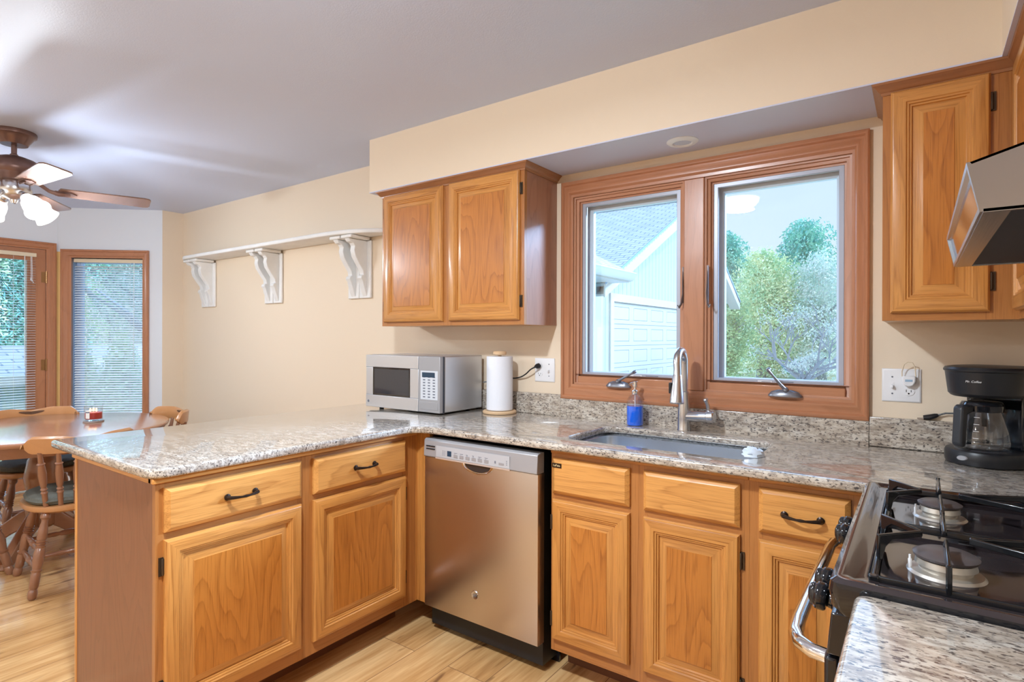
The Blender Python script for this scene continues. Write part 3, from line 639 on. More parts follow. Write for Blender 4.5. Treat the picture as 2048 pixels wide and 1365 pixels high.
b = MB(); b.tube([(.104, -.002, .084), (.100, -.004, .115), (.094, -.008, .134)], [.008, .0075, .0075], 10); b.lathe([(0, -.008), (.009, -.005), (.0105, 0), (.009, .005), (0, .008)], (.093, -.008, .137), (-.3, -.1, 1), 12); obj('lever', b, nickel, t)

# ---- soap dispenser
t = thing('soap_dispenser', 'glass pump bottle half full of bright blue soap beside the faucet', 'soap dispenser', (.852, -.078, CT))
obj('liquid', MB().lathe([(0, .003), (.034, .003), (.036, .008), (.036, .088), (0, .088)], seg=28), soap_m, t)
obj('bottle', MB().lathe([(.036, 0), (.0375, .003), (.0375, .10), (.034, .118), (.022, .133), (.014, .139), (.014, .146)], seg=32, cap=False), clear_m, t)
b = MB(); b.lathe([(.014, .140), (.0145, .143), (.0145, .155), (.009, .158), (.006, .160), (.006, .172), (.011, .174), (.011, .196), (.009, .199), (0, .199)], seg=24); b.tube([(0, 0, .189), (-.012, -.018, .189), (-.018, -.028, .183)], [.006, .0045, .004], 8)
obj('pump', b, chrome, t); obj('dip_tube', MB().tube([(0, 0, .14), (0, 0, .088)], .002, 6), white_pl, t)

# ---- paper towel
t = thing('paper_towel_holder', 'paper towel roll on a round wooden holder beside the microwave', 'paper towel', (.118, -.112, CT))
obj('base', MB().lathe([(.070, 0), (.086, .002), (.088, .010), (.084, .016), (0, .018)], seg=40), towel_w, t)
obj('roll', MB().lathe([(.018, .019), (.066, .019), (.068, .022), (.068, .292), (.066, .295), (.018, .295)], seg=48), paper, t)
b = MB(); b.lathe([(.009, .018), (.009, .300), (.028, .302), (.034, .305), (.035, .316), (.030, .322), (0, .323)], seg=28); obj('post', b, towel_w, t)

# ---- microwave
t = thing('microwave', 'stainless steel countertop microwave in the corner by the wall', 'microwave', (-.616, -.362, CT))
Wm, Hm, Dm, f0 = .558, .297, .325, .010
obj('housing', MB().box(.004, Wm, .022, Dm, f0, Hm), steel_h, t, bevel=.006)
obj('front_bezel', MB().box(.002, Wm+.001, .010, .024, f0-.003, Hm-.002), plain('dark_bezel', (.03, .035, .05), .3), t, bevel=.003)
dW = .405
b = MB()
b.box(0, dW, -.012, .012, Hm-.068, Hm-.002).box(0, dW, -.012, .012, f0, f0+.066).box(0, .055, -.010, .012, f0+.066, Hm-.068).box(dW-.062, dW, -.010, .012, f0+.066, Hm-.068)
md = obj('door', b, steel_h, t, bevel=.002)
obj('door_window', MB().box(.050, dW-.060, -.008, .010, f0+.060, Hm-.062), dark_glass, md, bevel=.002)
b = MB(); b.rings(.056, dW-.062, f0+.066, Hm-.068, [(0, -.010), (.004, -.0095), (.009, -.0085)], (0, 0), fill=False); obj('window_border', b, black_gl, md)
obj('logo', MB().lathe([(0, .0012), (.007, .001), (.0075, 0)], (.022, -.012, f0+.030), (0, -1, 0), 20), ink, md, label='small round maker mark')
cp = obj('control_panel', MB().box(dW+.002, Wm-.001, -.012, .012, f0, Hm-.002), silver_pl, t, bevel=.003)
obj('keypad', MB().box(dW+.018, Wm-.016, -.0132, -.011, f0+.065, Hm-.075), plain('keypad_grey', (.62, .64, .68), .4), cp, bevel=.002)
obj('display', MB().box(dW+.030, Wm-.035, -.0142, -.012, Hm-.108, Hm-.083), display_m, cp)
obj('open_button', MB().box(dW+.014, Wm-.014, -.0138, -.011, f0+.014, f0+.054), silver_pl, cp, bevel=.003)
b = MB()
for r_ in range(8):
    for c_ in range(3): b.box(dW+.036+c_*.034, dW+.052+c_*.034, -.0137, -.0130, f0+.076+r_*.0145, f0+.082+r_*.0145)
kp = obj('button', b, ink, cp, smooth=False); kp['kind'] = 'stuff'; kp.name = 'keypad_print'
for x in (.06, Wm-.06):
    for y in (.05, Dm-.05): obj('foot', MB().lathe([(.012, 0), (.014, .010), (.012, .012)], (x, y, 0), seg=14), black_pl, t)

# ---- outlets on the wall
def plate(x0, x1, z0, z1, lbl):
    t = thing('wall_plate', lbl, 'wall outlet', ((x0+x1)/2, -.001, (z0+z1)/2)); w_, h_ = (x1-x0)/2, (z1-z0)/2
    b = MB(); b.rings(-w_, w_, -h_, h_, [(0, 0), (0, -.002), (.004, -.006), (.006, -.0065)], (0, 0)); obj('plate', b, white_pl, t); return t
def receptacle(t, x, z):
    b = MB(); b.prism([(x+.017*math.cos(a), z+.0145*math.sin(a)) for a in [k*PI/10 for k in range(20)]], 'y', -.0085, -.006); r = obj('receptacle', b, white_pl, t)
    b = MB(); b.box(x-.008, x-.006, -.0088, -.0084, z-.002, z+.007).box(x+.006, x+.008, -.0088, -.0084, z-.002, z+.006); b.lathe([(0, .0003), (.0028, .0003)], (x, -.0085, z-.007), (0, -1, 0), 10)
    obj('slots', b, black_pl, r)
def toggle(t, x):
    b = MB(); b.box(x-.005, x+.005, -.0075, -.006, -.012, .012); sw = obj('switch', b, white_pl, t); obj('lever', MB().box(x-.004, x+.004, -.022, -.0065, -.010, .001), white_pl, sw, bevel=.002)
    for z in (-.030, .030): obj('screw', MB().lathe([(.003, 0), (.0028, .001)], (x, -.0065, z), (0, -1, 0), 10), ink, t)
pl = plate(.266, .385, 1.080, 1.201, 'white wall plate with black plug left of the window'); receptacle(pl, -.028, -.021); receptacle(pl, -.028, .021); toggle(pl, .028)
pr_ = plate(1.780, 1.897, 1.080, 1.199, 'white switch and outlet plate right of the window'); receptacle(pr_, .022, -.021); receptacle(pr_, .022, .021); toggle(pr_, -.027)
t = thing('power_cord', 'black power cord from the microwave plugged into the left outlet', 'cord', (.298, -.012, 1.162))
obj('plug', MB().lathe([(.011, 0), (.014, .004), (.013, .018), (.008, .026), (.004, .034)], (0, 0, 0), (-.25, -1, -.12), 14), black_pl, t)
P = [(0, -.03, -.004), (-.03, -.034, -.018), (-.07, -.022, -.045), (-.12, -.006, -.065), (-.18, .004, -.072), (-.24, .004, -.06), (-.30, -.004, -.09), (-.348, -.03, -.10)]
cu = [Vector(P[0])]
for i in range(len(P)-1):
    for k in range(1, 5):
        s_ = k/4; p0 = Vector(P[max(i-1, 0)]); p1 = Vector(P[i]); p2 = Vector(P[i+1]); p3 = Vector(P[min(i+2, len(P)-1)])
        cu.append(.5*((2*p1)+(-p0+p2)*s_+(2*p0-5*p1+4*p2-p3)*s_*s_+(-p0+3*p1-3*p2+p3)*s_**3))
obj('cable', MB().tube(cu, .0035, 8), black_pl, t)
# plug-in air freshener
t = thing('plug_in_adapter', 'white round plug-in adapter with looped wire on right outlet', 'adapter', (1.861, -.0095, 1.161))
b = MB(); b.prism([(-.020, .014), (-.020, -.006), (-.013, -.020), (0, -.024), (.013, -.020), (.020, -.006), (.020, .014)], 'y', -.022, 0); obj('body', b, white_pl, t, bevel=.004)
obj('printed_label', MB().box(-.011, .011, -.0226, -.0220, -.006, .002), plain('pale_blue_print', (.35, .48, .62), .5), t)
obj('wire', MB().tube([(-.020, -.012, .012), (-.020, -.016, .030), (-.014, -.022, .055), (-.004, -.024, .064), (.010, -.022, .062), (.018, -.018, .045), (.020, -.012, .012)], .0018, 8), plain('cream_wire', (.75, .62, .45), .4), t)

# ---- loose cord and plug by coffee maker
t = thing('appliance_cord', 'black plug and cord lying on the backsplash beside the coffee maker', 'cord', (1.915, -.013, 1.0226))
obj('plug', MB().tube([(-.012, 0, .008), (.004, 0, .010), (.022, -.001, .017), (.030, -.001, .020)], [.008, .010, .008, .005], 10), black_pl, t)
obj('prongs', MB().box(-.030, -.012, -.005, -.0035, .001, .006).box(-.030, -.012, .0035, .005, .001, .006), nickel, t)
obj('cable', MB().tube([(.028, -.001, .019), (.05, -.003, .028), (.075, -.006, .030), (.10, -.014, .024), (.125, -.03, .0), (.135, -.045, -.03)], .0028, 8), black_pl, t)

# ---- coffee maker
CX, CY = 2.062, -.150
t = thing('coffee_maker', 'black drip coffee maker with glass carafe in the right corner', 'coffee maker', (CX, CY, CT), R(-30))
def oval(rx, ry0, ry1, n=40):   # round front, squarer back
    pts = []
    for k in range(n):
        a = 2*PI*k/n; x, y = math.cos(a), math.sin(a)
        if y > 0: x = math.copysign(abs(x)**.6, x); y = y**.6; pts.append((rx*x, ry1*y))
        else: pts.append((rx*x, ry0*y))
    return pts
b = MB(); b.grid([[(x*s_, y*s_, z) for x, y in oval(.105, .105, .125)] for s_, z in ((.90, 0), (.98, .004), (1.0, .014), (.995, .036), (.96, .044), (.90, .047), (.001, .047))], close=True); obj('base', b, black_pl, t)
obj('hot_plate', MB().lathe([(0, .050), (.066, .050), (.070, .047)], (0, -.022, 0), seg=32), plain('warming_plate', (.04, .04, .045), .25), t)
obj('column', MB().prism([(-.075, .045), (-.088, .07), (-.085, .110), (-.07, .122), (.07, .122), (.085, .110), (.088, .07), (.075, .045), (.04, .058), (-.04, .058)], 'z', .045, .235), black_gl, t, bevel=.004)
b = MB(); b.grid([[(x*s_, y*s_, z) for x, y in oval(.104, .104, .122)] for s_, z in ((.001, .212), (.80, .212), (.86, .215), (.92, .222), (1.0, .290), (1.035, .293), (1.04, .298), (1.0, .305), (.8, .309), (.001, .310))], close=True); hd_ = obj('brew_head', b, black_pl, t)
tm = text_mesh('brand_lettering', 'Mr. Coffee', .0092, white_ink, hd_, Matrix.Identity(4), .0004, shear=.25)
for v in tm.data.vertices:      # wrap the lettering round the curved front
    a = (v.co.x-.006)/.101+R(12); z = .262+v.co.y; r_ = .0958+(.0083*(z-.222)/.068)+.0012+v.co.z
    v.co = Vector((r_*math.sin(a), -r_*math.cos(a), z))
lp = MB(); lp.lathe([(0, .003), (.85, .003), (1, 0)], (-.012, -.1035, .024), (-.10, -1, .04), 20, sx=.016, sy=.008); obj('power_switch', lp, silver_pl, t)
b = MB(); b.lathe([(0, .0515), (.060, .0515), (.068, .056), (.072, .075), (.068, .105), (.056, .150), (.050, .170), (.053, .178)], (0, -.022, 0), seg=40, cap=False); ca = obj('carafe', b, carafe_m, t)
b = MB(); b.lathe([(.0515, .168), (.0545, .168), (.0565, .186), (.050, .197), (0, .200)], (0, -.022, 0), seg=32); obj('carafe_lid', b, black_gl, ca)
b = MB(); b.lathe([(.0715, .062), (.0725, .066), (.0725, .076), (.0715, .078)], (0, -.022, 0), seg=40, cap=False); obj('carafe_band', b, clear_m, ca)
T = Matrix.Translation((0, -.022, 0)) @ Matrix.Rotation(R(-98), 4, 'Z')
b = MB(); b.prism([(.050, .188), (.092, .190), (.103, .182), (.110, .070), (.100, .060), (.088, .060), (.084, .075), (.078, .160), (.055, .166)], 'y', -.015, .015, 0, T); obj('carafe_handle', b, plain('slate_black_plastic', (.028, .03, .035), .4), ca, bevel=.006)
b = MB()
for k in range(4): b.box(-.006, .008, 0, .0005, .088+k*.021, .0895+k*.021, 0, Matrix.Translation((0, -.022, 0)) @ Matrix.Rotation(R(14), 4, 'Z') @ Matrix.Translation((0, -.0735+.004*k*1.15, 0)))
obj('fill_marks', b, white_ink, ca)

# spoon rest / small handle at the frame edge beside the coffee maker
t = tag(obj('measuring_spoon', MB().tube([(0, 0, .005), (.015, 0, .03), (.02, -.004, .06), (.012, -.006, .09), (-.002, -.01, .112), (-.014, -.014, .118), (-.018, -.016, .108)], [.006, .005, .005, .006, .009, .011, .006], 10, flat=.6), plain('cream_plastic', (.72, .66, .55), .4)), 'cream curved spoon handle at the right side of the coffee maker', 'spoon'); t.location = (2.208, -.215, CT)

# ------------------------------------------------------------------ dishwasher
DX0, DX1 = .112, .708; DY = -.655
t = thing('dishwasher', 'stainless steel dishwasher with front controls under the corner worktop', 'dishwasher', (DX0, DY, 0))
DWd = DX1-DX0
b = MB(); b.box(.004, DWd-.004, .045, .60, .03, .862); obj('tub_body', b, black_pl, t, smooth=False)
b = MB(); b.rings(0, DWd, .124, .782, [(0, .045), (0, .004), (.001, .001), (.004, 0)], (0, 0)); dd = obj('door', b, steel_v, t)
b = MB(); b.prism([(-.007, .787), (-.004, .783), (.045, .783), (.045, .8625), (.006, .8625), (-.003, .855)], 'x', 0, DWd); cp = obj('control_panel', b, silver_pl, t, bevel=.002)
obj('console_face', MB().box(.075, .468, -.0083, -.006, .790, .838), plain('pale_silver', (.46, .46, .48), .35), cp)
b = MB(); b.prism([(-.010, .782), (-.010, .788), (.0, .789), (.0, .781)], 'x', .073, .470); obj('console_lip', b, plain('warm_silver', (.66, .56, .50), .3, .4), cp)
obj('display', MB().box(.140, .163, -.0090, -.008, .799, .822), display_m, cp)
b = MB()
for k in range(5):
    for r_ in range(2): b.box(.016+k*.0105, .0235+k*.0105, -.0086, -.003, .829-r_*.012, .8335-r_*.012)
obj('vent_slots', b, black_pl, cp)
for k in range(6): obj('button', MB().box(.176+k*.033, .198+k*.033, -.0095, -.008, .797, .811), silver_pl, cp, bevel=.0015)
obj('button', MB().box(.415, .440, -.0095, -.008, .799, .808), silver_pl, cp, bevel=.0015)
b = MB(); random.seed(2)
for k in range(6): b.box(.178+k*.033, .178+k*.033+random.uniform(.010, .018), -.0089, -.0082, .8165, .8180); b.box(.183+k*.033, .186+k*.033, -.0098, -.0094, .8125, .8145)
for k in range(4): b.box(.112, .116, -.0089, -.0082, .800+k*.006, .802+k*.006); b.box(.119, .130, -.0089, -.0082, .8005+k*.006, .8015+k*.006)
for k in range(3): b.box(.452, .456, -.0089, -.0082, .802+k*.007, .805+k*.007)
b.box(.394, .400, -.0092, -.0082, .802, .812)
obj('printed_text', b, ink, cp, smooth=False)
# pocket handle: chromed crescent with dark scoop
cxp, czp, rxp, rzp = .300, .782, .084, .040
pts = [(cxp+rxp*math.cos(a), czp+rzp*math.sin(a)) for a in [PI+PI*k/20 for k in range(21)]]
rows = [[(cxp+rxp*s_*math.cos(PI+PI*k/20), y, czp+rzp*s_*math.sin(PI+PI*k/20)) for k in range(21)] for s_, y in ((1.0, -.0005), (.97, -.004), (.90, -.004), (.86, -.0012), (.80, -.0008))]
b = MB(); b.grid(rows); obj('pocket_rim', b, chrome, dd, label='chromed rim of the pocket handle')
b = MB(); b.add([(x0_, y0_, z0_) for x0_, y0_, z0_ in [(cxp, -.0008, czp)]+[(cxp+rxp*.87*math.cos(PI+PI*k/20), -.0009, czp+rzp*.87*math.sin(PI+PI*k/20)) for k in range(21)]], [(0, k+1, k+2) for k in range(20)])
obj('pocket_recess', b, plain('pocket_dark_steel', (.10, .10, .11), .25, .8), dd)
lg = obj('logo', MB().lathe([(0, .0016), (.014, .0016), (.0165, .0025), (.018, .001), (.018, 0)], (.288, 0, .242), (0, -1, 0), 32), nickel, dd, label='round maker emblem')
text_mesh('logo_lettering', 'GE', .016, ink, dd, Matrix.Translation((.288, -.0021, .242)) @ FRONT, .0002, shear=.2)
obj('toe_panel', MB().box(.015, DWd+.008, .150, .160, .0, .115), black_gl, t, smooth=False)

# ------------------------------------------------------------------ upper cabinets
def crown(pts_front, parent, close_l=False, close_r=False):
    # pts_front: polyline in plan following the cabinet face; outward = to the right of travel direction (towards -y when going +x)
    prof = [(0, 2.088), (.004, 2.088), (.006, 2.096), (.012, 2.100), (.020, 2.112), (.028, 2.117), (.030, 2.1228), (0, 2.1228)]
    b = MB(); n = len(pts_front); P = [Vector((x, y, 0)) for x, y in pts_front]; rows = []
    for i, p in enumerate(P):
        def nrm(a, c): d = (c-a).normalized(); return Vector((d.y, -d.x, 0))
        ns = []
        if i > 0: ns.append(nrm(P[i-1], p))
        if i < n-1: ns.append(nrm(p, P[i+1]))
        m_ = ns[0] if len(ns) == 1 else (ns[0]+ns[1]).normalized()/max(.3, (ns[0]+ns[1]).normalized().dot(ns[0]))
        rows.append([tuple(p+m_*o+Vector((0, 0, z))) for o, z in prof])
    b.grid(rows, close=True); b.add(rows[0], [tuple(range(len(prof)))]); b.add(rows[-1], [tuple(range(len(prof)))])
    return obj('crown_molding', b, crown_h, parent)
UY = -.292
t = thing('wall_cabinet', 'two-door oak wall cabinet left of the window', 'cabinet', (-.575, UY, 1.368))
X = lambda v: v+.575; UZ = 1.368
face([(0, X(-.535)), (X(-.122), X(-.052)), (X(.36), X(.394))], [(0, X(.39), 2.08-UZ, 2.12-UZ), (0, X(.39), 0, .035)], 0, 2.12-UZ, t)
obj('carcass', MB().box(.001, X(.3925), .019, -UY-.001, .0, 2.12-UZ), [oak_v], t, smooth=False)
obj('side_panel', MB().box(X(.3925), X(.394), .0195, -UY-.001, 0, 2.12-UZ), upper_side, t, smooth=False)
door(X(-.552), X(-.110), .022, 2.092-UZ, t, 'l', (1.478-UZ, 2.0-UZ)); door(X(-.066), X(.372), .022, 2.092-UZ, t, 'r', (1.478-UZ, 2.005-UZ))
o = crown([(-.575, -.002), (-.575, UY), (.394, UY), (.394, -.002)], t); o.data.transform(Matrix.Translation((.575, -UY, -UZ)))
t = thing('wall_cabinet', 'one-door oak wall cabinet right of the window above the coffee maker', 'cabinet', (1.793, UY, 1.365))
X = lambda v: v-1.793; UZ = 1.365
face([(0, X(1.828)), (X(2.05), X(2.14))], [(0, X(2.14), 2.08-UZ, 2.12-UZ), (0, X(2.14), 0, .035)], 0, 2.12-UZ, t)
obj('carcass', MB().box(.001, X(2.448), .019, -UY-.001, .0, 2.12-UZ), [oak_v], t, smooth=False)
door(X(1.815), X(2.060), .024, 2.092-UZ, t, 'r', (1.478-UZ, 2.008-UZ))
o = crown([(1.793, -.002), (1.793, UY), (2.125, UY)], t); o.data.transform(Matrix.Translation((-1.793, -UY, -UZ)))
t = thing('wall_cabinet', 'oak wall cabinet on the right wall next to the range hood', 'cabinet', (2.125, UY-.001, 1.365), R(-90))
face([(0, .03), (.368, .392)], [(0, .39, 2.08-UZ, 2.12-UZ), (0, .39, 0, .035)], 0, 2.12-UZ, t)
obj('carcass', MB().box(.001, .391, .019, .323, 0, 2.12-UZ), oak_v, t, smooth=False)
door(.028, .372, .024, 2.092-UZ, t)
t2 = thing('wall_cabinet', 'short oak wall cabinet directly above the range hood', 'cabinet', (2.125, -.686, 1.615), R(-90))
face([(0, .03), (.365, .400), (.735, .766)], [(0, .766, 2.08-1.615, 2.12-1.615), (0, .766, 0, .035)], 0, 2.12-1.615, t2)
obj('carcass', MB().box(.001, .765, .019, .323, 0, 2.12-1.615), oak_v, t2, smooth=False)
door(.02, .378, .024, 2.092-1.615, t2); door(.388, .746, .024, 2.092-1.615, t2)
o = crown([(2.125, UY), (2.125, -1.452)], t); o.data.transform(Matrix.Rotation(R(90), 4, 'Z') @ Matrix.Translation((-2.125, -UY+.001, -UZ)))

# ------------------------------------------------------------------ range hood
t = thing('range_hood', 'slim stainless under-cabinet range hood over the range', 'range hood', (1.95, -1.45, 1.487))
Lh = .76
prof = [(.015, 0), (.0, .072), (.175, .126), (.498, .126), (.498, 0)]     # x, z
b = MB()
for y0_, y1_ in ((0, .004), (Lh-.004, Lh)): b.prism(prof, 'y', y0_, y1_)
b.prism([(.0, .072), (.175, .126), (.175, .122), (.002, .069)], 'y', 0, Lh); b.box(.175, .498, 0, Lh, .122, .126); obj('shell', b, hood_steel, t, smooth=False)
b = MB()   # front face with a raised border and a polished inset
def fp(u, v, d=0):   # u along y, v up the slanted face
    return (.015-.015*v-d, u, .072*v)
def quad(b, u0, u1, v0, v1, d): b.add([fp(u0, v0, d), fp(u1, v0, d), fp(u1, v1, d), fp(u0, v1, d)], [(0, 1, 2, 3)])
rows = []
for i_, d_ in ((0, 0), (0, .004), (.055, .004), (.075, -.002)):
    k_ = i_*1.0; rows.append([fp(.0+k_*.25*Lh/.76, 0+k_*1.6, d_), fp(Lh-k_*.25, 0+k_*1.6, d_), fp(Lh-k_*.25, 1-k_*1.6, d_), fp(.0+k_*.25, 1-k_*1.6, d_)])
b.grid(rows, close=True); obj('front_frame', b, hood_steel, t, smooth=False)
b = MB(); b.add(rows[-1], [(0, 1, 2, 3)]); obj('front_panel', b, plain('polished_hood_front', (.55, .54, .58), .07, 1.0), t, smooth=False)
b = MB(); b.box(.015, .045, .0, Lh, -.001, .004).box(.045, .498, 0, .006, -.001, .004).box(.045, .498, Lh-.006, Lh, -.001, .004); obj('bottom_rim', b, hood_steel, t, smooth=False)
obj('filter_panel', MB().box(.045, .498, .006, Lh-.006, .002, .010), plain('dark_filter', (.010, .012, .020), .55, 0, bump=.4, bscale=500), t, smooth=False)

# ------------------------------------------------------------------ range
RY0, RY1 = -1.443, -.682; RXf = 1.79
t = thing('gas_range', 'black gas range with stainless oven handle at the right edge', 'range', (RXf, RY0, 0))
LY = RY1-RY0; DXr = .655
obj('body', MB().box(.0, DXr, .002, LY-.002, .04, .885), black_pl, t, smooth=False)
# cooktop with rounded raised rim and recessed well
def rr3(x0, x1, y0, y1, r_, z): return [(x, y, z) for x, y in rrect(x0, x1, y0, y1, r_, 4)]
b = MB(); b.grid([rr3(.0, DXr, 0, LY, .012, .868), rr3(-.012, DXr, -.003, LY+.003, .014, .880), rr3(-.016, DXr, -.004, LY+.004, .016, .905), rr3(-.014, DXr, -.003, LY+.003, .016, .919), rr3(-.006, DXr-.006, .003, LY-.003, .014, .926), rr3(.008, DXr-.012, .014, LY-.014, .012, .926), rr3(.018, DXr-.02, .022, LY-.022, .012, .920), rr3(.034, DXr-.04, .036, LY-.036, .02, .920), rr3(.044, DXr-.05, .044, LY-.044, .02, .909), rr3(.3, .35, .3, .35, .005, .909)], close=True)
b.f.append(tuple(range(len(b.v)-20, len(b.v)))); b.m.append(0)
b.m[:60] = [1]*60
obj('cooktop', b, [top_gl, black_gl], t)
b = MB(); b.prism([(-.012, .868), (.0, .87), (.02, .87), (.02, .80), (-.018, .80)], 'y', .001, LY-.001); obj('control_panel', b, black_gl, t, bevel=.003)
# oven door
b = MB(); b.box(-.022, .0, .004, LY-.004, .20, .795); od = obj('oven_door', b, black_gl, t, bevel=.006)
obj('door_window', MB().box(-.0235, -.021, .12, LY-.12, .34, .66), dark_glass, od)
obj('storage_drawer', MB().box(-.020, .0, .004, LY-.004, .05, .19), black_gl, t, bevel=.006)
hz = .775; pts = [(-.022, .045, hz), (-.045, .050, hz), (-.066, .068, hz), (-.078, .100, hz), (-.082, .15, hz), (-.083, LY/2, hz), (-.082, LY-.15, hz), (-.078, LY-.10, hz), (-.066, LY-.068, hz), (-.045, LY-.05, hz), (-.022, LY-.045, hz)]
obj('handle', MB().tube(pts, .0125, 16), chrome, od, label='curved stainless steel bar handle')
# knobs
for yk in (-.845, -.915, -1.235, -1.315):
    y = yk-RY0; d = Vector((-1, 0, .10)); b = MB(); b.lathe([(.021, 0), (.021, .006), (.017, .009), (.014, .020), (.012, .024)], (-.014, y, .838), d, 24); b.lathe([(.0, .040), (.8, .038), (1, .034), (1, .022), (.9, .018)], (-.014, y, .838), d, 24, sx=.0245, sy=.0245)
    b.lathe([(0, -.021), (.6, -.018), (.95, -.008), (1, 0), (.95, .008), (.6, .018), (0, .021)], (-.052, y, .842), (0, .25, 1), 16, sx=.011, sy=.0075); obj('knob', b, black_gl, t, bevel=.0015)
# burners
for by in (-1.265, -.890):
    for bx in (1.930, 2.235):
        x, y = bx-RXf, by-RY0; r_ = .042 if (by < -1 and bx < 2) or by > -1 and bx > 2 else .036
        b = MB(); b.lathe([(r_+.014, .909), (r_+.010, .913), (r_-.004, .915), (r_-.004, .921), (r_+.002, .923), (r_, .933), (r_-.006, .935), (0, .935)], (x, y, 0), seg=36); bu = obj('burner', b, burner_alu, t)
        b = MB(); b.lathe([(r_-.008, .935), (r_+.004, .936), (r_+.005, .940), (r_-.002, .944), (0, .945)], (x, y, 0), seg=36); obj('burner_cap', b, plain('burner_cap_enamel', (.09, .075, .075), .35), bu)
        b = MB(); b.lathe([(.003, .91), (.003, .926), (.0018, .928), (.0018, .934)], (x-r_-.008, y-.012, 0), seg=8); obj('igniter', b, white_pl, bu)
# grates: one cast grate each side, front and back burners
def grate(y0, y1, lblp):
    b = MB(); zt_, zb = .967, .912; x0, x1 = .044, .60; yc = (y0+y1)/2; xm = (x0+x1)/2
    def bar(p, q, w=.0045, h=.011): # flat bar standing on edge
        p, q = Vector(p), Vector(q); d = (q-p); d.z = 0; d.normalize(); n_ = Vector((-d.y, d.x, 0))*w
        b.add([p-n_, p+n_, p+n_*.5+Vector((0, 0, h)), p-n_*.5+Vector((0, 0, h)), q-n_, q+n_, q+n_*.5+Vector((0, 0, h)), q-n_*.5+Vector((0, 0, h))], [(0, 3, 2, 1), (4, 5, 6, 7), (0, 1, 5, 4), (1, 2, 6, 5), (2, 3, 7, 6), (3, 0, 4, 7)])
    # rim
    for yy in (y0, y1): bar((x0, yy, zb+.004), (x1, yy, zb+.004), .005, .012)
    for xx in (x0, xm, x1): bar((xx, y0, zb+.004), (xx, y1, zb+.004), .005, .012)
    for xx in (x0, xm, x1):
        for yy in (y0, y1): b.box(xx-.007, xx+.007, yy-.007, yy+.007, zb, zb+.016)
    for (bx, xa, xb) in ((.140, x0, xm), (.445, xm, x1)):
        for s_, xe in ((-1, xa), (1, xb)):
            tip = (bx+s_*.034, yc, zt_-.012)
            for w_ in (-.072, .072):     # V shaped fingers rising from the rim
                pr0 = Vector((xe, yc+w_, zt_-.044)); tv = Vector(tip)-Vector((xe, yc+w_, tip[2])); n_ = Vector((-tv.y, tv.x, 0)).normalized()*.0035
                pf = [pr0+Vector((0, 0, 0)), pr0+tv*.08, pr0+tv*.16+Vector((0, 0, .022)), pr0+tv*.30+Vector((0, 0, .032)), Vector(tip), Vector(tip)+Vector((0, 0, .011)), pr0+Vector((0, 0, .044))]
                pf[4].z = pr0.z+.033; pf[5].z = pr0.z+.044; k7 = len(pf)
                b.add([q-n_ for q in pf]+[q+n_ for q in pf], [tuple(range(k7)), tuple(range(2*k7-1, k7-1, -1))]+[(i, i+k7, (i+1) % k7+k7, (i+1) % k7) for i in range(k7)])
            bar((xe, yc-.064, zb+.004), (xe, yc+.064, zb+.004))
        for s_, ye in ((-1, y0), (1, y1)):
            b.box(bx-.004, bx+.004, ye-.004, ye+.004, zb+.004, zt_-.002); bar((bx, ye, zt_-.013), (bx, yc+s_*.028, zt_-.012))
    g = obj('grate', b, iron, t, bevel=.0018)
grate(.045, LY/2-.006, 'near'); grate(LY/2+.006, LY-.045, 'far')

# ------------------------------------------------------------------ shelf with corbels
out = []
for i in range(9): a = PI-PI/2*i/8; out.append((-3.10+.20*math.cos(a), -.20*math.sin(a)))
for i in range(13): a = PI/2-PI/2*i/12; out.append((-1.28+.50*math.cos(a), -.205*math.sin(a)))
out = [(x, min(y, -.001)) for x, y in out]
o = slab('wall_shelf', out, [], 1.955, 1.983, white_paint, None, .008); tag(o, 'long white painted shelf with rounded ends on the tan wall', 'shelf')
pr_sc = [(0, .01), (-.012, .035), (-.030, .085), (-.036, .110), (-.050, .128), (-.044, .145), (-.030, .150), (-.033, .175), (-.070, .225), (-.095, .262), (-.105, .300), (-.100, .328), (-.112, .345), (-.135, .352), (-.150, .372), (0, .372)]
names_c = ['left of the pair near the room corner', 'right of the pair near the room corner', 'left of the middle pair', 'right of the middle pair', 'left of the pair nearest the wall cabinet', 'right of the pair nearest the wall cabinet']
proto = None
for i, x in enumerate((-3.145, -3.028, -2.165, -2.048, -1.166, -1.052)):
    lbl = 'white scrolled shelf corbel, '+names_c[i]
    if proto is None:
        proto = thing('shelf_corbel', lbl, 'shelf bracket', (x, 0, 1.560), 0, 'scrolled corbels under the white shelf')
        obj('back_plate', MB().box(-.055, .055, -.018, -.001, 0, .375), white_paint, proto, bevel=.006)
        obj('top_plate', MB().box(-.052, .052, -.172, -.018, .373, .394), white_paint, proto, bevel=.006)
        obj('scroll', MB().prism([(p[0]-.016, p[1]) for p in pr_sc], 'x', -.022, .022), white_paint, proto, bevel=.004)
    else: dup(proto, (x, 0, 1.560), 0, lbl)

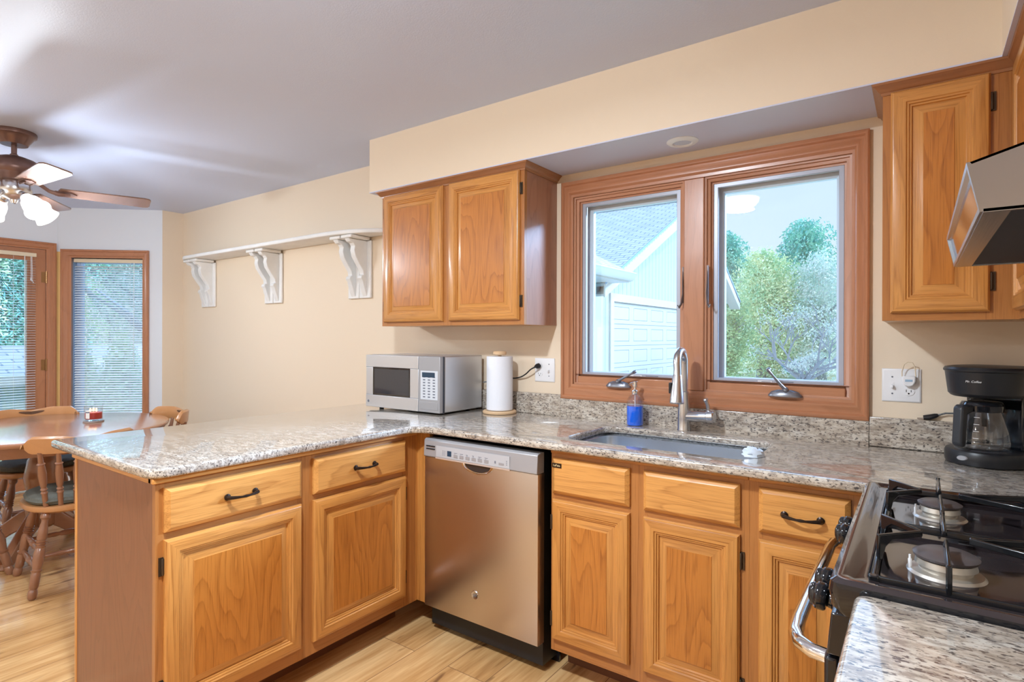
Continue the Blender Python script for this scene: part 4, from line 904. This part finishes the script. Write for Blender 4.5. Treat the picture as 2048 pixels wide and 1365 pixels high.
# ------------------------------------------------------------------ dining table
TC = Vector((-2.50, -1.307, 0))
t = thing('dining_table', 'round brown wooden pedestal dining table in the bay', 'table', TC)
obj('tabletop', MB().lathe([(0, .722), (.648, .722), (.660, .726), (.668, .736), (.668, .744), (.662, .750), (.655, .7515), (0, .7515)], seg=96), table_w, t)
obj('apron', MB().lathe([(.52, .65), (.535, .65), (.535, .722), (.52, .722), (.52, .65)], seg=64, cap=False), table_w, t)
obj('pedestal', MB().lathe([(.12, .722), (.12, .70), (.06, .68), (.05, .62), (.075, .55), (.095, .45), (.085, .38), (.055, .34), (.06, .30), (.085, .28), (.085, .16), (.06, .14), (0, .14)], seg=32), table_w, t)
for k in range(4):
    a = R(45+90*k); T = Matrix.Rotation(a, 4, 'Z'); obj('foot', MB().prism([(.06, .26), (.06, .15), (.16, .10), (.26, .03), (.30, .0), (.36, .0), (.37, .035), (.30, .085), (.20, .17), (.12, .23)], 'y', -.025, .025, 0, T), table_w, t, bevel=.008)
# candle jar
t = thing('candle_jar', 'lit red candle in a glass jar on the dining table', 'candle', (-2.47, -1.052, .7515))
obj('coaster', MB().lathe([(0, .0), (.056, 0), (.058, .003), (.056, .009), (0, .009)], seg=32), plain('slate_coaster', (.25, .20, .18), .3), t)
obj('wax', MB().lathe([(0, .020), (.044, .020), (.046, .024), (.046, .062), (0, .062)], seg=32), wax_m, t)
obj('jar', MB().lathe([(0, .010), (.048, .010), (.050, .014), (.050, .100), (.051, .104)], seg=40, cap=False), clear_m, t)
b = MB()
for x, y in ((.018, .010), (-.020, .006), (.0, -.018)): b.lathe([(0, .066), (.0045, .071), (.005, .077), (.003, .086), (0, .093)], (x, y, 0), seg=10)
obj('flame', b, flame_m, t)
a0_ = math.atan2(-2.4847+1.052, 1.8937+2.47); rows = [[(.0505*math.cos(a0_-.95+k*.075), .0505*math.sin(a0_-.95+k*.075), z) for k in range(8)] for z in (.026, .078)]
b = MB(); b.grid(rows); obj('paper_label', b, plain('label_cream', (.75, .72, .68), .6), t); rows = [[(p[0]*1.01, p[1]*1.01, .062+j*.008) for p in rows[0]] for j in (0, 1)]
b = MB(); b.grid(rows); obj('label_band', b, ink, t)

# ------------------------------------------------------------------ chairs
def turned(b, p, q, prof, seg=14):
    p, q = Vector(p), Vector(q); L = (q-p).length; b.lathe([(r, s_*L) for s_, r in prof], p, q-p, seg)
LEG = [(0, .016), (.04, .022), (.07, .022), (.09, .015), (.12, .014), (.20, .020), (.30, .022), (.33, .018), (.335, .024), (.36, .018), (.365, .024), (.39, .018), (.395, .024), (.42, .018), (.46, .024), (.58, .023), (.66, .018), (.67, .024), (.70, .018), (.73, .021), (.86, .020), (.885, .015), (.90, .019), (.94, .021), (.98, .018), (1, .012)]
STR = [(0, .009), (.2, .010), (.35, .014), (.40, .010), (.43, .014), (.5, .017), (.57, .014), (.60, .010), (.65, .014), (.8, .010), (1, .009)]
SPI = [(0, .012), (.25, .013), (.28, .016), (.31, .011), (.34, .016), (.37, .011), (.42, .015), (.62, .019), (.78, .014), (.80, .018), (.82, .012), (1, .010)]
def make_chair(lbl, loc, rz):
    t = thing('dining_chair', lbl, 'chair', loc, rz, None)
    b = MB()
    def seatring(s_, z): 
        pts = []
        for k in range(36):
            a = 2*PI*k/36; x = .225*math.copysign(abs(math.cos(a))**.72, math.cos(a)); y = .215*math.copysign(abs(math.sin(a))**.78, math.sin(a))
            pts.append((x*s_*(1+.05*(y/.215)), y*s_, z))
        return pts
    b.grid([seatring(.001, .400), seatring(.90, .400), seatring(.985, .412), seatring(1.0, .425), seatring(.985, .437), seatring(.93, .440), seatring(.001, .436)], close=True); obj('seat', b, chair_w, t)
    feet = {}
    for sx in (-1, 1):
        for sy in (-1, 1):
            tp = Vector((sx*.145, sy*.135, .405)); ft = Vector((sx*.215, sy*.215, 0)); feet[sx, sy] = (tp, ft); b = MB(); turned(b, tp, ft, LEG); obj('leg', b, turn_w, t)
    P_ = lambda sx, sy, s_: feet[sx, sy][0].lerp(feet[sx, sy][1], s_)
    for sx in (-1, 1):
        for s_ in (.46, .66): b = MB(); turned(b, P_(sx, -1, s_), P_(sx, 1, s_), STR, 12); obj('stretcher', b, turn_w, t)
    b = MB(); turned(b, (P_(-1, -1, .66)+P_(-1, 1, .66))/2, (P_(1, -1, .66)+P_(1, 1, .66))/2, STR, 12); obj('stretcher', b, turn_w, t)
    b = MB(); turned(b, P_(-1, 1, .52), P_(1, 1, .52), STR, 12); obj('stretcher', b, turn_w, t)
    for u in (-1, -.6, -.2, .2, .6, 1):
        th = u*.62; p = Vector((.205*math.sin(th)*1.25, -.20*math.cos(th)*.97+.0, .432)); q = Vector((.245*math.sin(th)*1.30, -.275*math.cos(th)+.004, .725)); b = MB(); turned(b, p, q, SPI, 12); obj('spindle', b, turn_w, t)
    # crest rail: curved plank with lobed top and a grip slot
    n = 32; fr, bk, f2, b2 = [], [], [], []
    def sect(u):
        th = u*1.02; x = .285*math.sin(th)*.98; y = -.285*math.cos(th)+.004
        top = .805-.020*math.cos(u*PI*1.0)*0-(.018 if abs(u) < .45 else 0)*(math.cos(min(abs(u)/.45, 1)*PI)+1)/2+(-.055*max(0, (abs(u)-.78)/.22)**2)
        bot = .718+.04*max(0, (abs(u)-.80)/.20)**2
        nrm = Vector((math.sin(th), -math.cos(th), 0)); return Vector((x, y, 0)), nrm, bot, top
    rows = []
    for i in range(n+1):
        u = -1+2*i/n; c, nn, bo, tp_ = sect(u); hw_ = .011
        rows.append([tuple(c+nn*hw_*.7+Vector((0, 0, bo))), tuple(c+nn*hw_+Vector((0, 0, bo+.008))), tuple(c+nn*(hw_+.006)+Vector((0, 0, tp_-.010))), tuple(c+nn*.004+Vector((0, 0, tp_))), tuple(c-nn*.004+Vector((0, 0, tp_))), tuple(c-nn*(hw_-.005)+Vector((0, 0, tp_-.010))), tuple(c-nn*hw_+Vector((0, 0, bo+.008))), tuple(c-nn*hw_*.7+Vector((0, 0, bo)))])
    b = MB(); b.grid(rows, close=True); b.add(rows[0], [tuple(range(8))]); b.add(rows[-1], [tuple(range(8))]); cr_ = obj('crest_rail', b, chair_w, t)
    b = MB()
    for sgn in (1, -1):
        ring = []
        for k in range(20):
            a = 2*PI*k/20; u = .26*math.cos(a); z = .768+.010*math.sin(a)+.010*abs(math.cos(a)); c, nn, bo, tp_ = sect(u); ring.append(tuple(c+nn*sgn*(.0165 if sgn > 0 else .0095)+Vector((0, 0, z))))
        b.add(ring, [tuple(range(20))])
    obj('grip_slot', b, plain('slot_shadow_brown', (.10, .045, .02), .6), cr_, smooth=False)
    return t
def make_cushion(lbl, loc, rz):
    b = MB(); rows = []; random.seed(3)
    def ring(s_, z, w=0): return [(.212*math.copysign(abs(math.cos(a))**.70, math.cos(a))*s_+w*math.sin(a*9)*.004, .205*math.copysign(abs(math.sin(a))**.75, math.sin(a))*s_+w*math.cos(a*7)*.004, z+w*.003*math.sin(a*6+1)) for a in [2*PI*k/48 for k in range(48)]]
    b.grid([ring(.001, 0), ring(.9, 0), ring(.97, .006), ring(1.0, .018, 1), ring(1.015, .021, 1), ring(1.0, .024, 1), ring(.97, .036, .7), ring(.85, .046, .6), ring(.6, .047, .5), ring(.3, .040, .3), ring(.08, .030), ring(.001, .028)], close=True)
    o = obj('seat_cushion', b, cushion_m); o.location = loc; o.rotation_euler = (0, 0, rz); return tag(o, lbl, 'cushion')
c3 = make_chair('wooden spindle chair nearest the peninsula, its back to the counter', (-1.87, -1.335, 0), R(84))
cu3 = make_cushion('olive grey cushion on the chair nearest the peninsula', (-1.87, -1.335, .4405), R(84))
chs = [((-2.90, -1.22, 0), R(-96), 'wooden spindle chair behind the table in front of the glass door', 'grey cushion on the chair in front of the glass door'),
       ((-2.37, -.83, 0), R(176), 'wooden spindle chair behind the table near the tan room corner', 'grey cushion on the chair near the tan room corner'),
       ((-2.34, -1.78, 0), R(8), 'wooden spindle chair cut off by the left edge of the photo', 'grey cushion on the chair cut off at the left edge')]
for loc, rz, lbl, cl in chs:
    dup(c3, loc, rz, lbl); q = cu3.copy(); COL.objects.link(q); q.location = (loc[0], loc[1], .4405); q.rotation_euler = (0, 0, rz); q['label'] = cl

# ------------------------------------------------------------------ ceiling fan
FX, FY_ = -2.14, -1.532
t = thing('ceiling_fan', 'bronze ceiling fan with wooden blades and frosted glass lights', 'ceiling fan', (FX, FY_, CEIL))
obj('canopy', MB().lathe([(.098, 0), (.100, -.006), (.098, -.022), (.085, -.030), (.080, -.040), (.064, -.062), (.060, -.072), (.025, -.074)], seg=40), fan_m, t)
obj('downrod', MB().lathe([(.013, -.07), (.013, -.120), (.018, -.124), (.018, -.138)], seg=20), fan_m, t)
obj('motor_housing', MB().lathe([(.016, -.132), (.050, -.138), (.095, -.155), (.125, -.176), (.138, -.198), (.140, -.220), (.130, -.240), (.100, -.250), (.085, -.262), (.060, -.27)], seg=48), fan_m, t)
blz = -.300
for k in range(5):
    a = 1.285+R(72)*k; T = Matrix.Rotation(a, 4, 'Z') @ Matrix.Rotation(R(-11), 4, 'X')
    T = Matrix.Translation((0, 0, blz)) @ T
    pts = [(.20, -.052), (.60, -.070), (.625, -.060), (.632, -.045), (.632, .045), (.625, .060), (.60, .070), (.20, .052), (.19, .03), (.19, -.03)]
    bl = obj('blade', MB().prism(pts, 'z', -.004, .004), blade_w, t, bevel=.002); bl.data.transform(T)
    b = MB()
    Ti = Matrix.Rotation(a, 4, 'Z'); 
    b.tube([Ti @ Vector(p) for p in ((.085, 0, -.255), (.115, .0, -.275), (.15, .012, -.300), (.19, .022, -.311), (.245, .020, -.312))], [.013, .011, .010, .010, .006], 10, flat=.5)
    b.tube([Ti @ Vector(p) for p in ((.085, 0, -.255), (.115, .0, -.275), (.15, -.012, -.302), (.19, -.022, -.313), (.245, -.020, -.314))], [.013, .011, .010, .010, .006], 10, flat=.5)
    b.prism([(.175, -.032), (.25, -.026), (.275, 0), (.25, .026), (.175, .032), (.19, 0)], 'z', -.0105, -.0045, 0, T); obj('blade_iron', b, fan_m, t)
obj('light_fitter', MB().lathe([(.06, -.262), (.075, -.285), (.080, -.32), (.07, -.345), (.05, -.36), (.02, -.372), (.012, -.39), (0, -.395)], seg=32), nickel, t)
for k in range(4):
    a = R(20+90*k); d = Vector((math.cos(a), math.sin(a), -.85)).normalized(); p = Vector((math.cos(a)*.055, math.sin(a)*.055, -.335))
    b = MB(); b.lathe([(.014, 0), (.016, .03), (.024, .034), (.024, .055)], p, d, 16); arm = obj('lamp_arm', b, nickel, t)
    b = MB(); b.lathe([(.026, .045), (.030, .06), (.044, .085), (.050, .110), (.053, .135), (.064, .160)], p, d, 28, cap=False); sh = obj('lamp_shade', b, shade_m, t)
    sh.modifiers.new('s', 'SOLIDIFY').thickness = .002
    q = Vector((FX, FY_, CEIL))+p+d*.185
    point('fan_bulb_light', q, 15.0, (.80, .90, 1.0), .025)

# dome ceiling lights (one is mirrored in the window; the two rear ones are added fill)
for nm, loc, s_ in (('kitchen', (.726, -2.03, CEIL), 'flush dome ceiling light in the kitchen, mirrored in the window pane'), ('rear', (-0.15, -3.9, CEIL), 'added fill dome ceiling light behind the camera'), ('dining', (-2.0, -3.9, CEIL), 'added fill dome ceiling light at the back of the dining area')):
    t = thing('dome_ceiling_light', s_, 'ceiling light', loc)
    obj('mount_ring', MB().lathe([(.15, 0), (.155, -.004), (.155, -.016), (.148, -.02)], seg=40), white_pl, t)
    obj('glass_dome', MB().lathe([(.148, -.018), (.140, -.05), (.115, -.078), (.07, -.096), (0, -.103)], seg=40), dome_m, t)

# ------------------------------------------------------------------ outside
GZ = -.20
b = MB(); b.add([(-90, -40, GZ), (60, -40, GZ), (60, 100, GZ), (-90, 100, GZ)], [(0, 1, 2, 3)]); o = obj('lawn', b, grass_m, smooth=False); struct(o); o.name = 'ground_lawn'
b = MB(); b.box(-3.1, 6, 7.0, 15.2, GZ, GZ+.02); struct(obj('ground_driveway', b, drive_m, smooth=False))
# garage wing with gable facing +x
t = thing('garage', 'pale garage wing with shingled gable roof seen through the left pane', 'garage', (0, 0, GZ))
GX = -3.1; pk, pz = 12.32, 4.91-GZ
def rz_(y): return pz-((pk-y)*.49 if y < pk else (y-pk)*.572)
y0g, y1g = 7.25, 15.75
dy0, dy1, dz = 7.95, 12.85, 2.03-GZ
# gable wall in pieces round the door: built in a frame with brick pattern rows along y
def gw(pts, name, mat, x=GX, th=.1, parent=t, offs=0):
    b = MB(); b.prism(pts, 'x', x-th, x); return obj(name, b, mat, parent, smooth=False)
# siding uses object coords: pattern rows run along local y (grooves vertical)
def siding_mat():
    m, n, l, bb = newmat('garage_grooved_siding'); tcx = n.new('ShaderNodeTexCoord'); s = n.new('ShaderNodeSeparateXYZ'); l.new(tcx.outputs['Object'], s.inputs[0])
    mu = n.new('ShaderNodeMath'); mu.operation = 'MULTIPLY'; mu.inputs[1].default_value = 1/.20; l.new(s.outputs['Y'], mu.inputs[0])
    fr = n.new('ShaderNodeMath'); fr.operation = 'FRACT'; l.new(mu.outputs[0], fr.inputs[0])
    c = ramp(n, [(0.0, (.20, .30, .34)), (.10, (.20, .30, .34)), (.14, (.40, .48, .50)), (1, (.41, .49, .51))]); l.new(fr.outputs[0], c.inputs[0]); l.new(c.outputs[0], bb.inputs['Base Color']); bb.inputs['Roughness'].default_value = .7
    return m
sid = siding_mat()
top = [(dy1, rz_(dy1)-.02), (pk, rz_(pk)-.02), (dy0, rz_(dy0)-.02)]
gw([(y0g, 0), (dy0, 0), (dy0, rz_(dy0)-.02), (y0g, rz_(y0g)-.02)], 'wall', sid); gw([(dy1, 0), (y1g, 0), (y1g, rz_(y1g)-.02), (dy1, rz_(dy1)-.02)], 'wall', sid)
gw([(dy0, dz), (dy1, dz)]+top, 'wall', sid)
b = MB(); b.box(GX-6, GX-.1, y0g, y0g+.1, 0, rz_(y0g)-.05).box(GX-6, GX-.1, y1g-.1, y1g, 0, rz_(y1g)-.05); obj('side_wall', b, ext_shade, t, smooth=False)
b = MB(); b.box(GX, GX+.03, y0g-.02, y0g+.20, 0, rz_(y0g)).box(GX, GX+.03, y1g-.2, y1g+.02, 0, rz_(y1g)).box(GX, GX+.03, dy0-.15, dy0, 0, dz+.16).box(GX, GX+.03, dy1, dy1+.15, 0, dz+.16).box(GX, GX+.03, dy0, dy1, dz, dz+.16); obj('trim_boards', b, ext_white, t, smooth=False)
nr, nc = 5, 5
b = MB(); b.box(GX-.08, GX-.045, dy0, dy1, 0, dz); gd = obj('garage_door', b, plain('pale_blue_door_groove', (.24, .31, .37), .6), t, smooth=False)
b = MB(); pw_, ph_ = (dy1-dy0)/nc, dz/nr
for r_ in range(nr):
    for c_ in range(nc):
        a, f = dy0+pw_*c_, ph_*r_
        b.box(GX-.045, GX-.036, a+.13, a+pw_-.13, f+.10, f+ph_-.10)
        b.box(GX-.045, GX-.034, a, a+.115, f+.006, f+ph_-.006).box(GX-.045, GX-.034, a+pw_-.115, a+pw_, f+.006, f+ph_-.006)
        b.box(GX-.045, GX-.034, a+.115, a+pw_-.115, f+.006, f+.088).box(GX-.045, GX-.034, a+.115, a+pw_-.115, f+ph_-.088, f+ph_-.006)
obj('door_panels', b, plain('white_garage_door', (.47, .52, .55), .5), gd, smooth=False)
# roof planes
def roof_plane(name, P4, parent, mat=shingle, th=.06):
    # P4: eave-left, eave-right, ridge-right, ridge-left; built in its own local frame so shingle courses run along the eave
    P4 = [Vector(p) for p in P4]; ex = (P4[1]-P4[0]).normalized(); ez = ex.cross(P4[3]-P4[0]).normalized(); ey = ez.cross(ex)
    Mx = Matrix((ex, ey, ez)).transposed().to_4x4(); Mx.translation = P4[0]; inv = Mx.inverted(); loc = [inv @ p for p in P4]
    b = MB(); b.prism([(p.x, p.y) for p in loc], 'z', -th, 0); o = obj(name, b, mat, parent, smooth=False); o.matrix_local = Mx; return o
xr0, xr1 = -9.5, GX+.30
roof_plane('roof', [(xr0, 7.0, rz_(7.0)), (xr1, 7.0, rz_(7.0)), (xr1, pk, pz), (xr0, pk, pz)], t)
roof_plane('roof', [(xr1, 16.6, rz_(16.6)), (xr0, 16.6, rz_(16.6)), (xr0, pk, pz), (xr1, pk, pz)], t)
b = MB()
b.prism([(7.0, rz_(7.0)-.26), (7.0, rz_(7.0)-.02), (pk, pz-.02), (16.6, rz_(16.6)-.02), (16.6, rz_(16.6)-.26), (pk, pz-.30)], 'x', xr1-.03, xr1); obj('rake_board', b, ext_white, t, smooth=False)
b = MB(); b.prism([(7.0, rz_(7.0)-.24), (pk, pz-.28), (16.6, rz_(16.6)-.24), (16.6, rz_(16.6)-.20), (pk, pz-.24), (7.0, rz_(7.0)-.20)], 'x', GX, xr1-.03); obj('rake_soffit', b, ext_white, t, smooth=False)
b = MB(); b.prism([(7.0, rz_(7.0)-.02), (pk, pz-.02), (16.6, rz_(16.6)-.02), (16.6, rz_(16.6)+.025), (pk, pz+.03), (7.0, rz_(7.0)+.025)], 'x', xr1, xr1+.015); obj('drip_edge', b, fascia_blue, t, smooth=False)
b = MB(); b.box(xr0, xr1, pk-.10, pk+.10, pz-.01, pz+.05); obj('ridge_cap', b, plain('pale_ridge_vent', (.62, .74, .84), .7), t, smooth=False)
# breezeway wing with gutter
t = thing('breezeway', 'low wing with white gutter joining the garage, left pane', 'building', (0, 0, GZ))
roof_plane('roof', [(-2.42, 2.2, 2.50-GZ), (-2.42, 7.3, 2.50-GZ), (-5.2, 7.3, 3.95-GZ), (-5.2, 2.2, 3.95-GZ)], t)
b = MB(); b.box(-3.3, -3.2, 2.2, 7.24, 0, 2.35-GZ); obj('wall', b, ext_shade, t, smooth=False)
b = MB(); b.box(-3.3, -2.45, 2.2, 7.3, 2.32-GZ, 2.36-GZ); obj('eave_soffit', b, ext_white, t, smooth=False)
b = MB(); b.prism([(-2.45, 2.34-GZ), (-2.40, 2.34-GZ), (-2.36, 2.38-GZ), (-2.34, 2.44-GZ), (-2.32, 2.47-GZ), (-2.33, 2.49-GZ), (-2.45, 2.49-GZ)], 'y', 2.2, 7.32); obj('gutter', b, ext_white, t)
b = MB(); b.box(-3.2, -3.02, 6.85, 7.22, 0, 2.32-GZ); obj('corner_post', b, ext_white, t, smooth=False)

# trees
def leaves(b, cs, n, size, seed, squash=1.0, up=0):
    rnd = random.Random(seed)
    tot = sum(c[3]**2 for c in cs)
    for cx, cy, cz, r in cs:
        for _ in range(int(n*r*r/tot)):
            d = Vector((rnd.gauss(0, 1), rnd.gauss(0, 1), rnd.gauss(0, 1))).normalized(); rr = r*(rnd.random()**.35)
            p = Vector((cx, cy, cz))+Vector((d.x*rr, d.y*rr, d.z*rr*squash))
            a = Vector((rnd.uniform(-1, 1), rnd.uniform(-1, 1), rnd.uniform(-1, 1)+up)).normalized(); c = a.orthogonal().normalized(); s_ = size*rnd.uniform(.6, 1.4)
            q = a.cross(c); w_ = s_*.45
            b.add([p-a*s_, p+q*w_, p+a*s_, p-q*w_], [(0, 1, 2, 3)])
def tree(name, lbl, x, y, h, spread, mat, n, size, seed, group='trees outside the window', low=.12, bare=False, blobs=16, trunk=True):
    rnd = random.Random(seed); t = thing(name, lbl, 'tree', (x, y, GZ), 0, group)
    cs = []
    for k in range(blobs):
        z = h*(low+(1-low)*(k+.5)/blobs); f = math.sin(PI*min(1, max(.08, (z/h-low*.5)/(1.0-low*.5)))**.8); rr = spread*(.35+.65*f)
        a = rnd.uniform(0, 2*PI); d = rnd.uniform(0, .62)*rr*max(f, .1); r = spread*rnd.uniform(.30, .48)
        if z > h*.85: d *= .4; r *= .65
        cs.append((d*math.cos(a), d*math.sin(a), min(z, h-r*.7), r))
    b = MB(); leaves(b, cs, n, size, seed); obj('foliage', b, mat, t, smooth=False, recalc=False, merge=False)
    if trunk:
        b = MB(); b.tube([(0, 0, 0), (.05, 0, h*.3), (0, .08, h*.6)], [spread*.07, spread*.05, spread*.03], 10)
        for k in range(7):
            a = rnd.uniform(0, 2*PI); z = h*rnd.uniform(.2, .5); b.tube([(0, 0, z), (math.cos(a)*spread*.3, math.sin(a)*spread*.3, z+h*.15), (math.cos(a)*spread*.6, math.sin(a)*spread*.6, z+h*.25)], [spread*.03, spread*.02, spread*.008], 6)
        obj('trunk', b, bark, t)
    return t
tree('leafy_tree', 'blue-green tree just right of the garage eave', -5.3, 24, 6.2, 2.4, leaf_b, 18000, 0.074, 11, low=.12, blobs=34)
tree('leafy_tree', 'tall blue-green tree rising at the right of the window view', -2.1, 24, 6.3, 2.7, leaf_b, 18000, 0.074, 12, low=.12, blobs=34)
tree('leafy_tree', 'yellow-green tree filling the middle of the window view', -3.0, 20.5, 4.7, 2.6, leaf_c, 22000, 0.062, 13, low=.12, blobs=34)
tree('leafy_tree', 'mid green tree at the foot of the garage eave', -3.6, 17.6, 3.3, 1.3, leaf_a, 14000, 0.053, 14, low=.12, blobs=34)
tree('leafy_tree', 'pale grey-green tree behind the bare apple tree', -.9, 20, 4.4, 2.3, leaf_e, 12000, 0.056, 15, low=.12, blobs=34)
tree('leafy_tree', 'mid green tree beyond the right window jamb', .8, 25, 5.4, 2.2, leaf_a, 12000, 0.074, 16, low=.12, blobs=34)
tree('leafy_tree', 'distant green tree mass low on the horizon', -8.5, 34, 7.5, 4.0, leaf_b, 6000, .2, 17, low=.05)
tree('leafy_tree', 'distant green tree mass behind the pale tree', 1.5, 36, 6.5, 4.0, leaf_a, 6000, .2, 18, low=.05)
# bare twiggy apple tree in front
t = thing('bare_tree', 'sparse twiggy small tree on the lawn at the right of the window', 'tree', (-.28, 12.6, GZ), 0)
rnd = random.Random(8); tb = MB(); lf = []
def branch(p, d, L_, r, depth):
    pts = [p]; n_ = 4; q = Vector(p)
    for k in range(n_):
        d = (d+Vector((rnd.uniform(-.22, .22), rnd.uniform(-.22, .22), rnd.uniform(-.12, .16)))).normalized(); q = q+d*L_/n_; pts.append(tuple(q))
    tb.tube(pts, [r*(1-.5*k/n_) for k in range(n_+1)], 6 if depth < 3 else 4, cap=False)
    if depth >= 4: lf.append(q.copy()); return
    for k in range(3 if depth < 2 else 3):
        a = rnd.uniform(0, 2*PI); nd = (d+Vector((math.cos(a)*.85, math.sin(a)*.85, rnd.uniform(-.15, .45)))).normalized(); s_ = rnd.uniform(.55, 1); pp = Vector(pts[min(n_, int(s_*n_)+0)])
        branch(tuple(pp), nd, L_*rnd.uniform(.62, .82), r*.55, depth+1)
branch((0, 0, 0), Vector((-.12, 0, 1)), .6, .085, 0)
for a in (0.2, 2.2, 3.4, 5.0): branch((-.05, 0, .45), Vector((math.cos(a), math.sin(a), .55)).normalized(), 1.15, .05, 1)
obj('branches', tb, bark, t)
b = MB(); leaves(b, [(p.x, p.y, p.z, .16) for p in lf], 3000, .028, 4); obj('foliage', b, leaf_e, t, smooth=False, recalc=False, merge=False)

# garden left of the bay: sheds, arborvitae, trees
def shed(name, lbl, x, y0_, y1_, ze, zr, dep):
    t = thing(name, lbl, 'shed', (x, (y0_+y1_)/2, GZ)); h = (y1_-y0_)/2
    obj('wall', MB().box(-dep, 0, -h+.15, h-.15, 0, ze-GZ), shed_wall, t, smooth=False)
    roof_plane('roof', [(.2, -h, ze-GZ-.05), (.2, h, ze-GZ-.05), (-dep/2, h, zr-GZ), (-dep/2, -h, zr-GZ)], t)
    roof_plane('roof', [(-dep-.2, h, ze-GZ-.05), (-dep-.2, -h, ze-GZ-.05), (-dep/2, -h, zr-GZ), (-dep/2, h, zr-GZ)], t)
    obj('fascia', MB().box(.18, .21, -h, h, ze-GZ-.16, ze-GZ-.04), ext_white, t, smooth=False)
    b = MB()
    for k in range(int(2*h/.6)): b.box(0, .012, -h+.2+k*.6, -h+.24+k*.6, 0, ze-GZ-.1)
    obj('battens', b, ext_shade, t, smooth=False)
shed_wall = plain('shed_pale_teal', (.46, .57, .58), .7)
shed('garden_shed', 'low pale shed with shingled roof seen through the glass door', -7.6, -3.0, .25, .84, 1.17, 2.2)
shed('garden_shed', 'pale shed behind the two arborvitae, seen through the bay window', -9.6, .9, 5.5, .72, 1.14, 2.6)
def arbor(x, y, h, r, lbl, seed):
    t = thing('arborvitae', lbl, 'shrub', (x, y, GZ), 0, 'arborvitae outside the bay'); cs = []
    for k in range(14):
        z = h*(k+.3)/14; rr = r*(1-(z/h))**.75+.03; cs.append((0, 0, z, max(rr, .05)))
    b = MB(); leaves(b, cs, 9000, .035, seed, .6, up=1.2); obj('foliage', b, leaf_d, t, smooth=False, recalc=False, merge=False); obj('trunk', MB().tube([(0, 0, 0), (0, 0, h*.7)], [.05, .02], 8), bark, t)
arbor(-6.8, .24, 1.50, .40, 'slim arborvitae at left in the bay window', 21); arbor(-6.8, .70, 1.62, .52, 'wider arborvitae at right in the bay window', 22)
for i, (x, y, h, s_, m_, l_) in enumerate(((-13, -.8, 5.2, 2.4, leaf_c, 'yellow-green tree behind the shed, seen through the door'), (-14.5, -4, 6, 2.8, leaf_b, 'blue-green tree at far left beyond the door'), (-15, 1.6, 5.6, 2.6, leaf_b, 'blue-green tree between door and bay window views'), (-14, 4.2, 5.6, 2.6, leaf_e, 'pale grey-green tree seen through the bay window blind'), (-19, 5, 8, 4.0, leaf_a, 'tall green tree behind the pale tree, bay window view'), (-20, -1.5, 8, 4.2, leaf_b, 'tall dark tree farthest back behind the sheds'), (-17, 9.0, 7, 3.6, leaf_a, 'green tree right of the bay window view'))):
    tree('leafy_tree', l_, x, y, h, s_, m_, 26000, .048, 40+i, 'trees behind the sheds', low=.1)
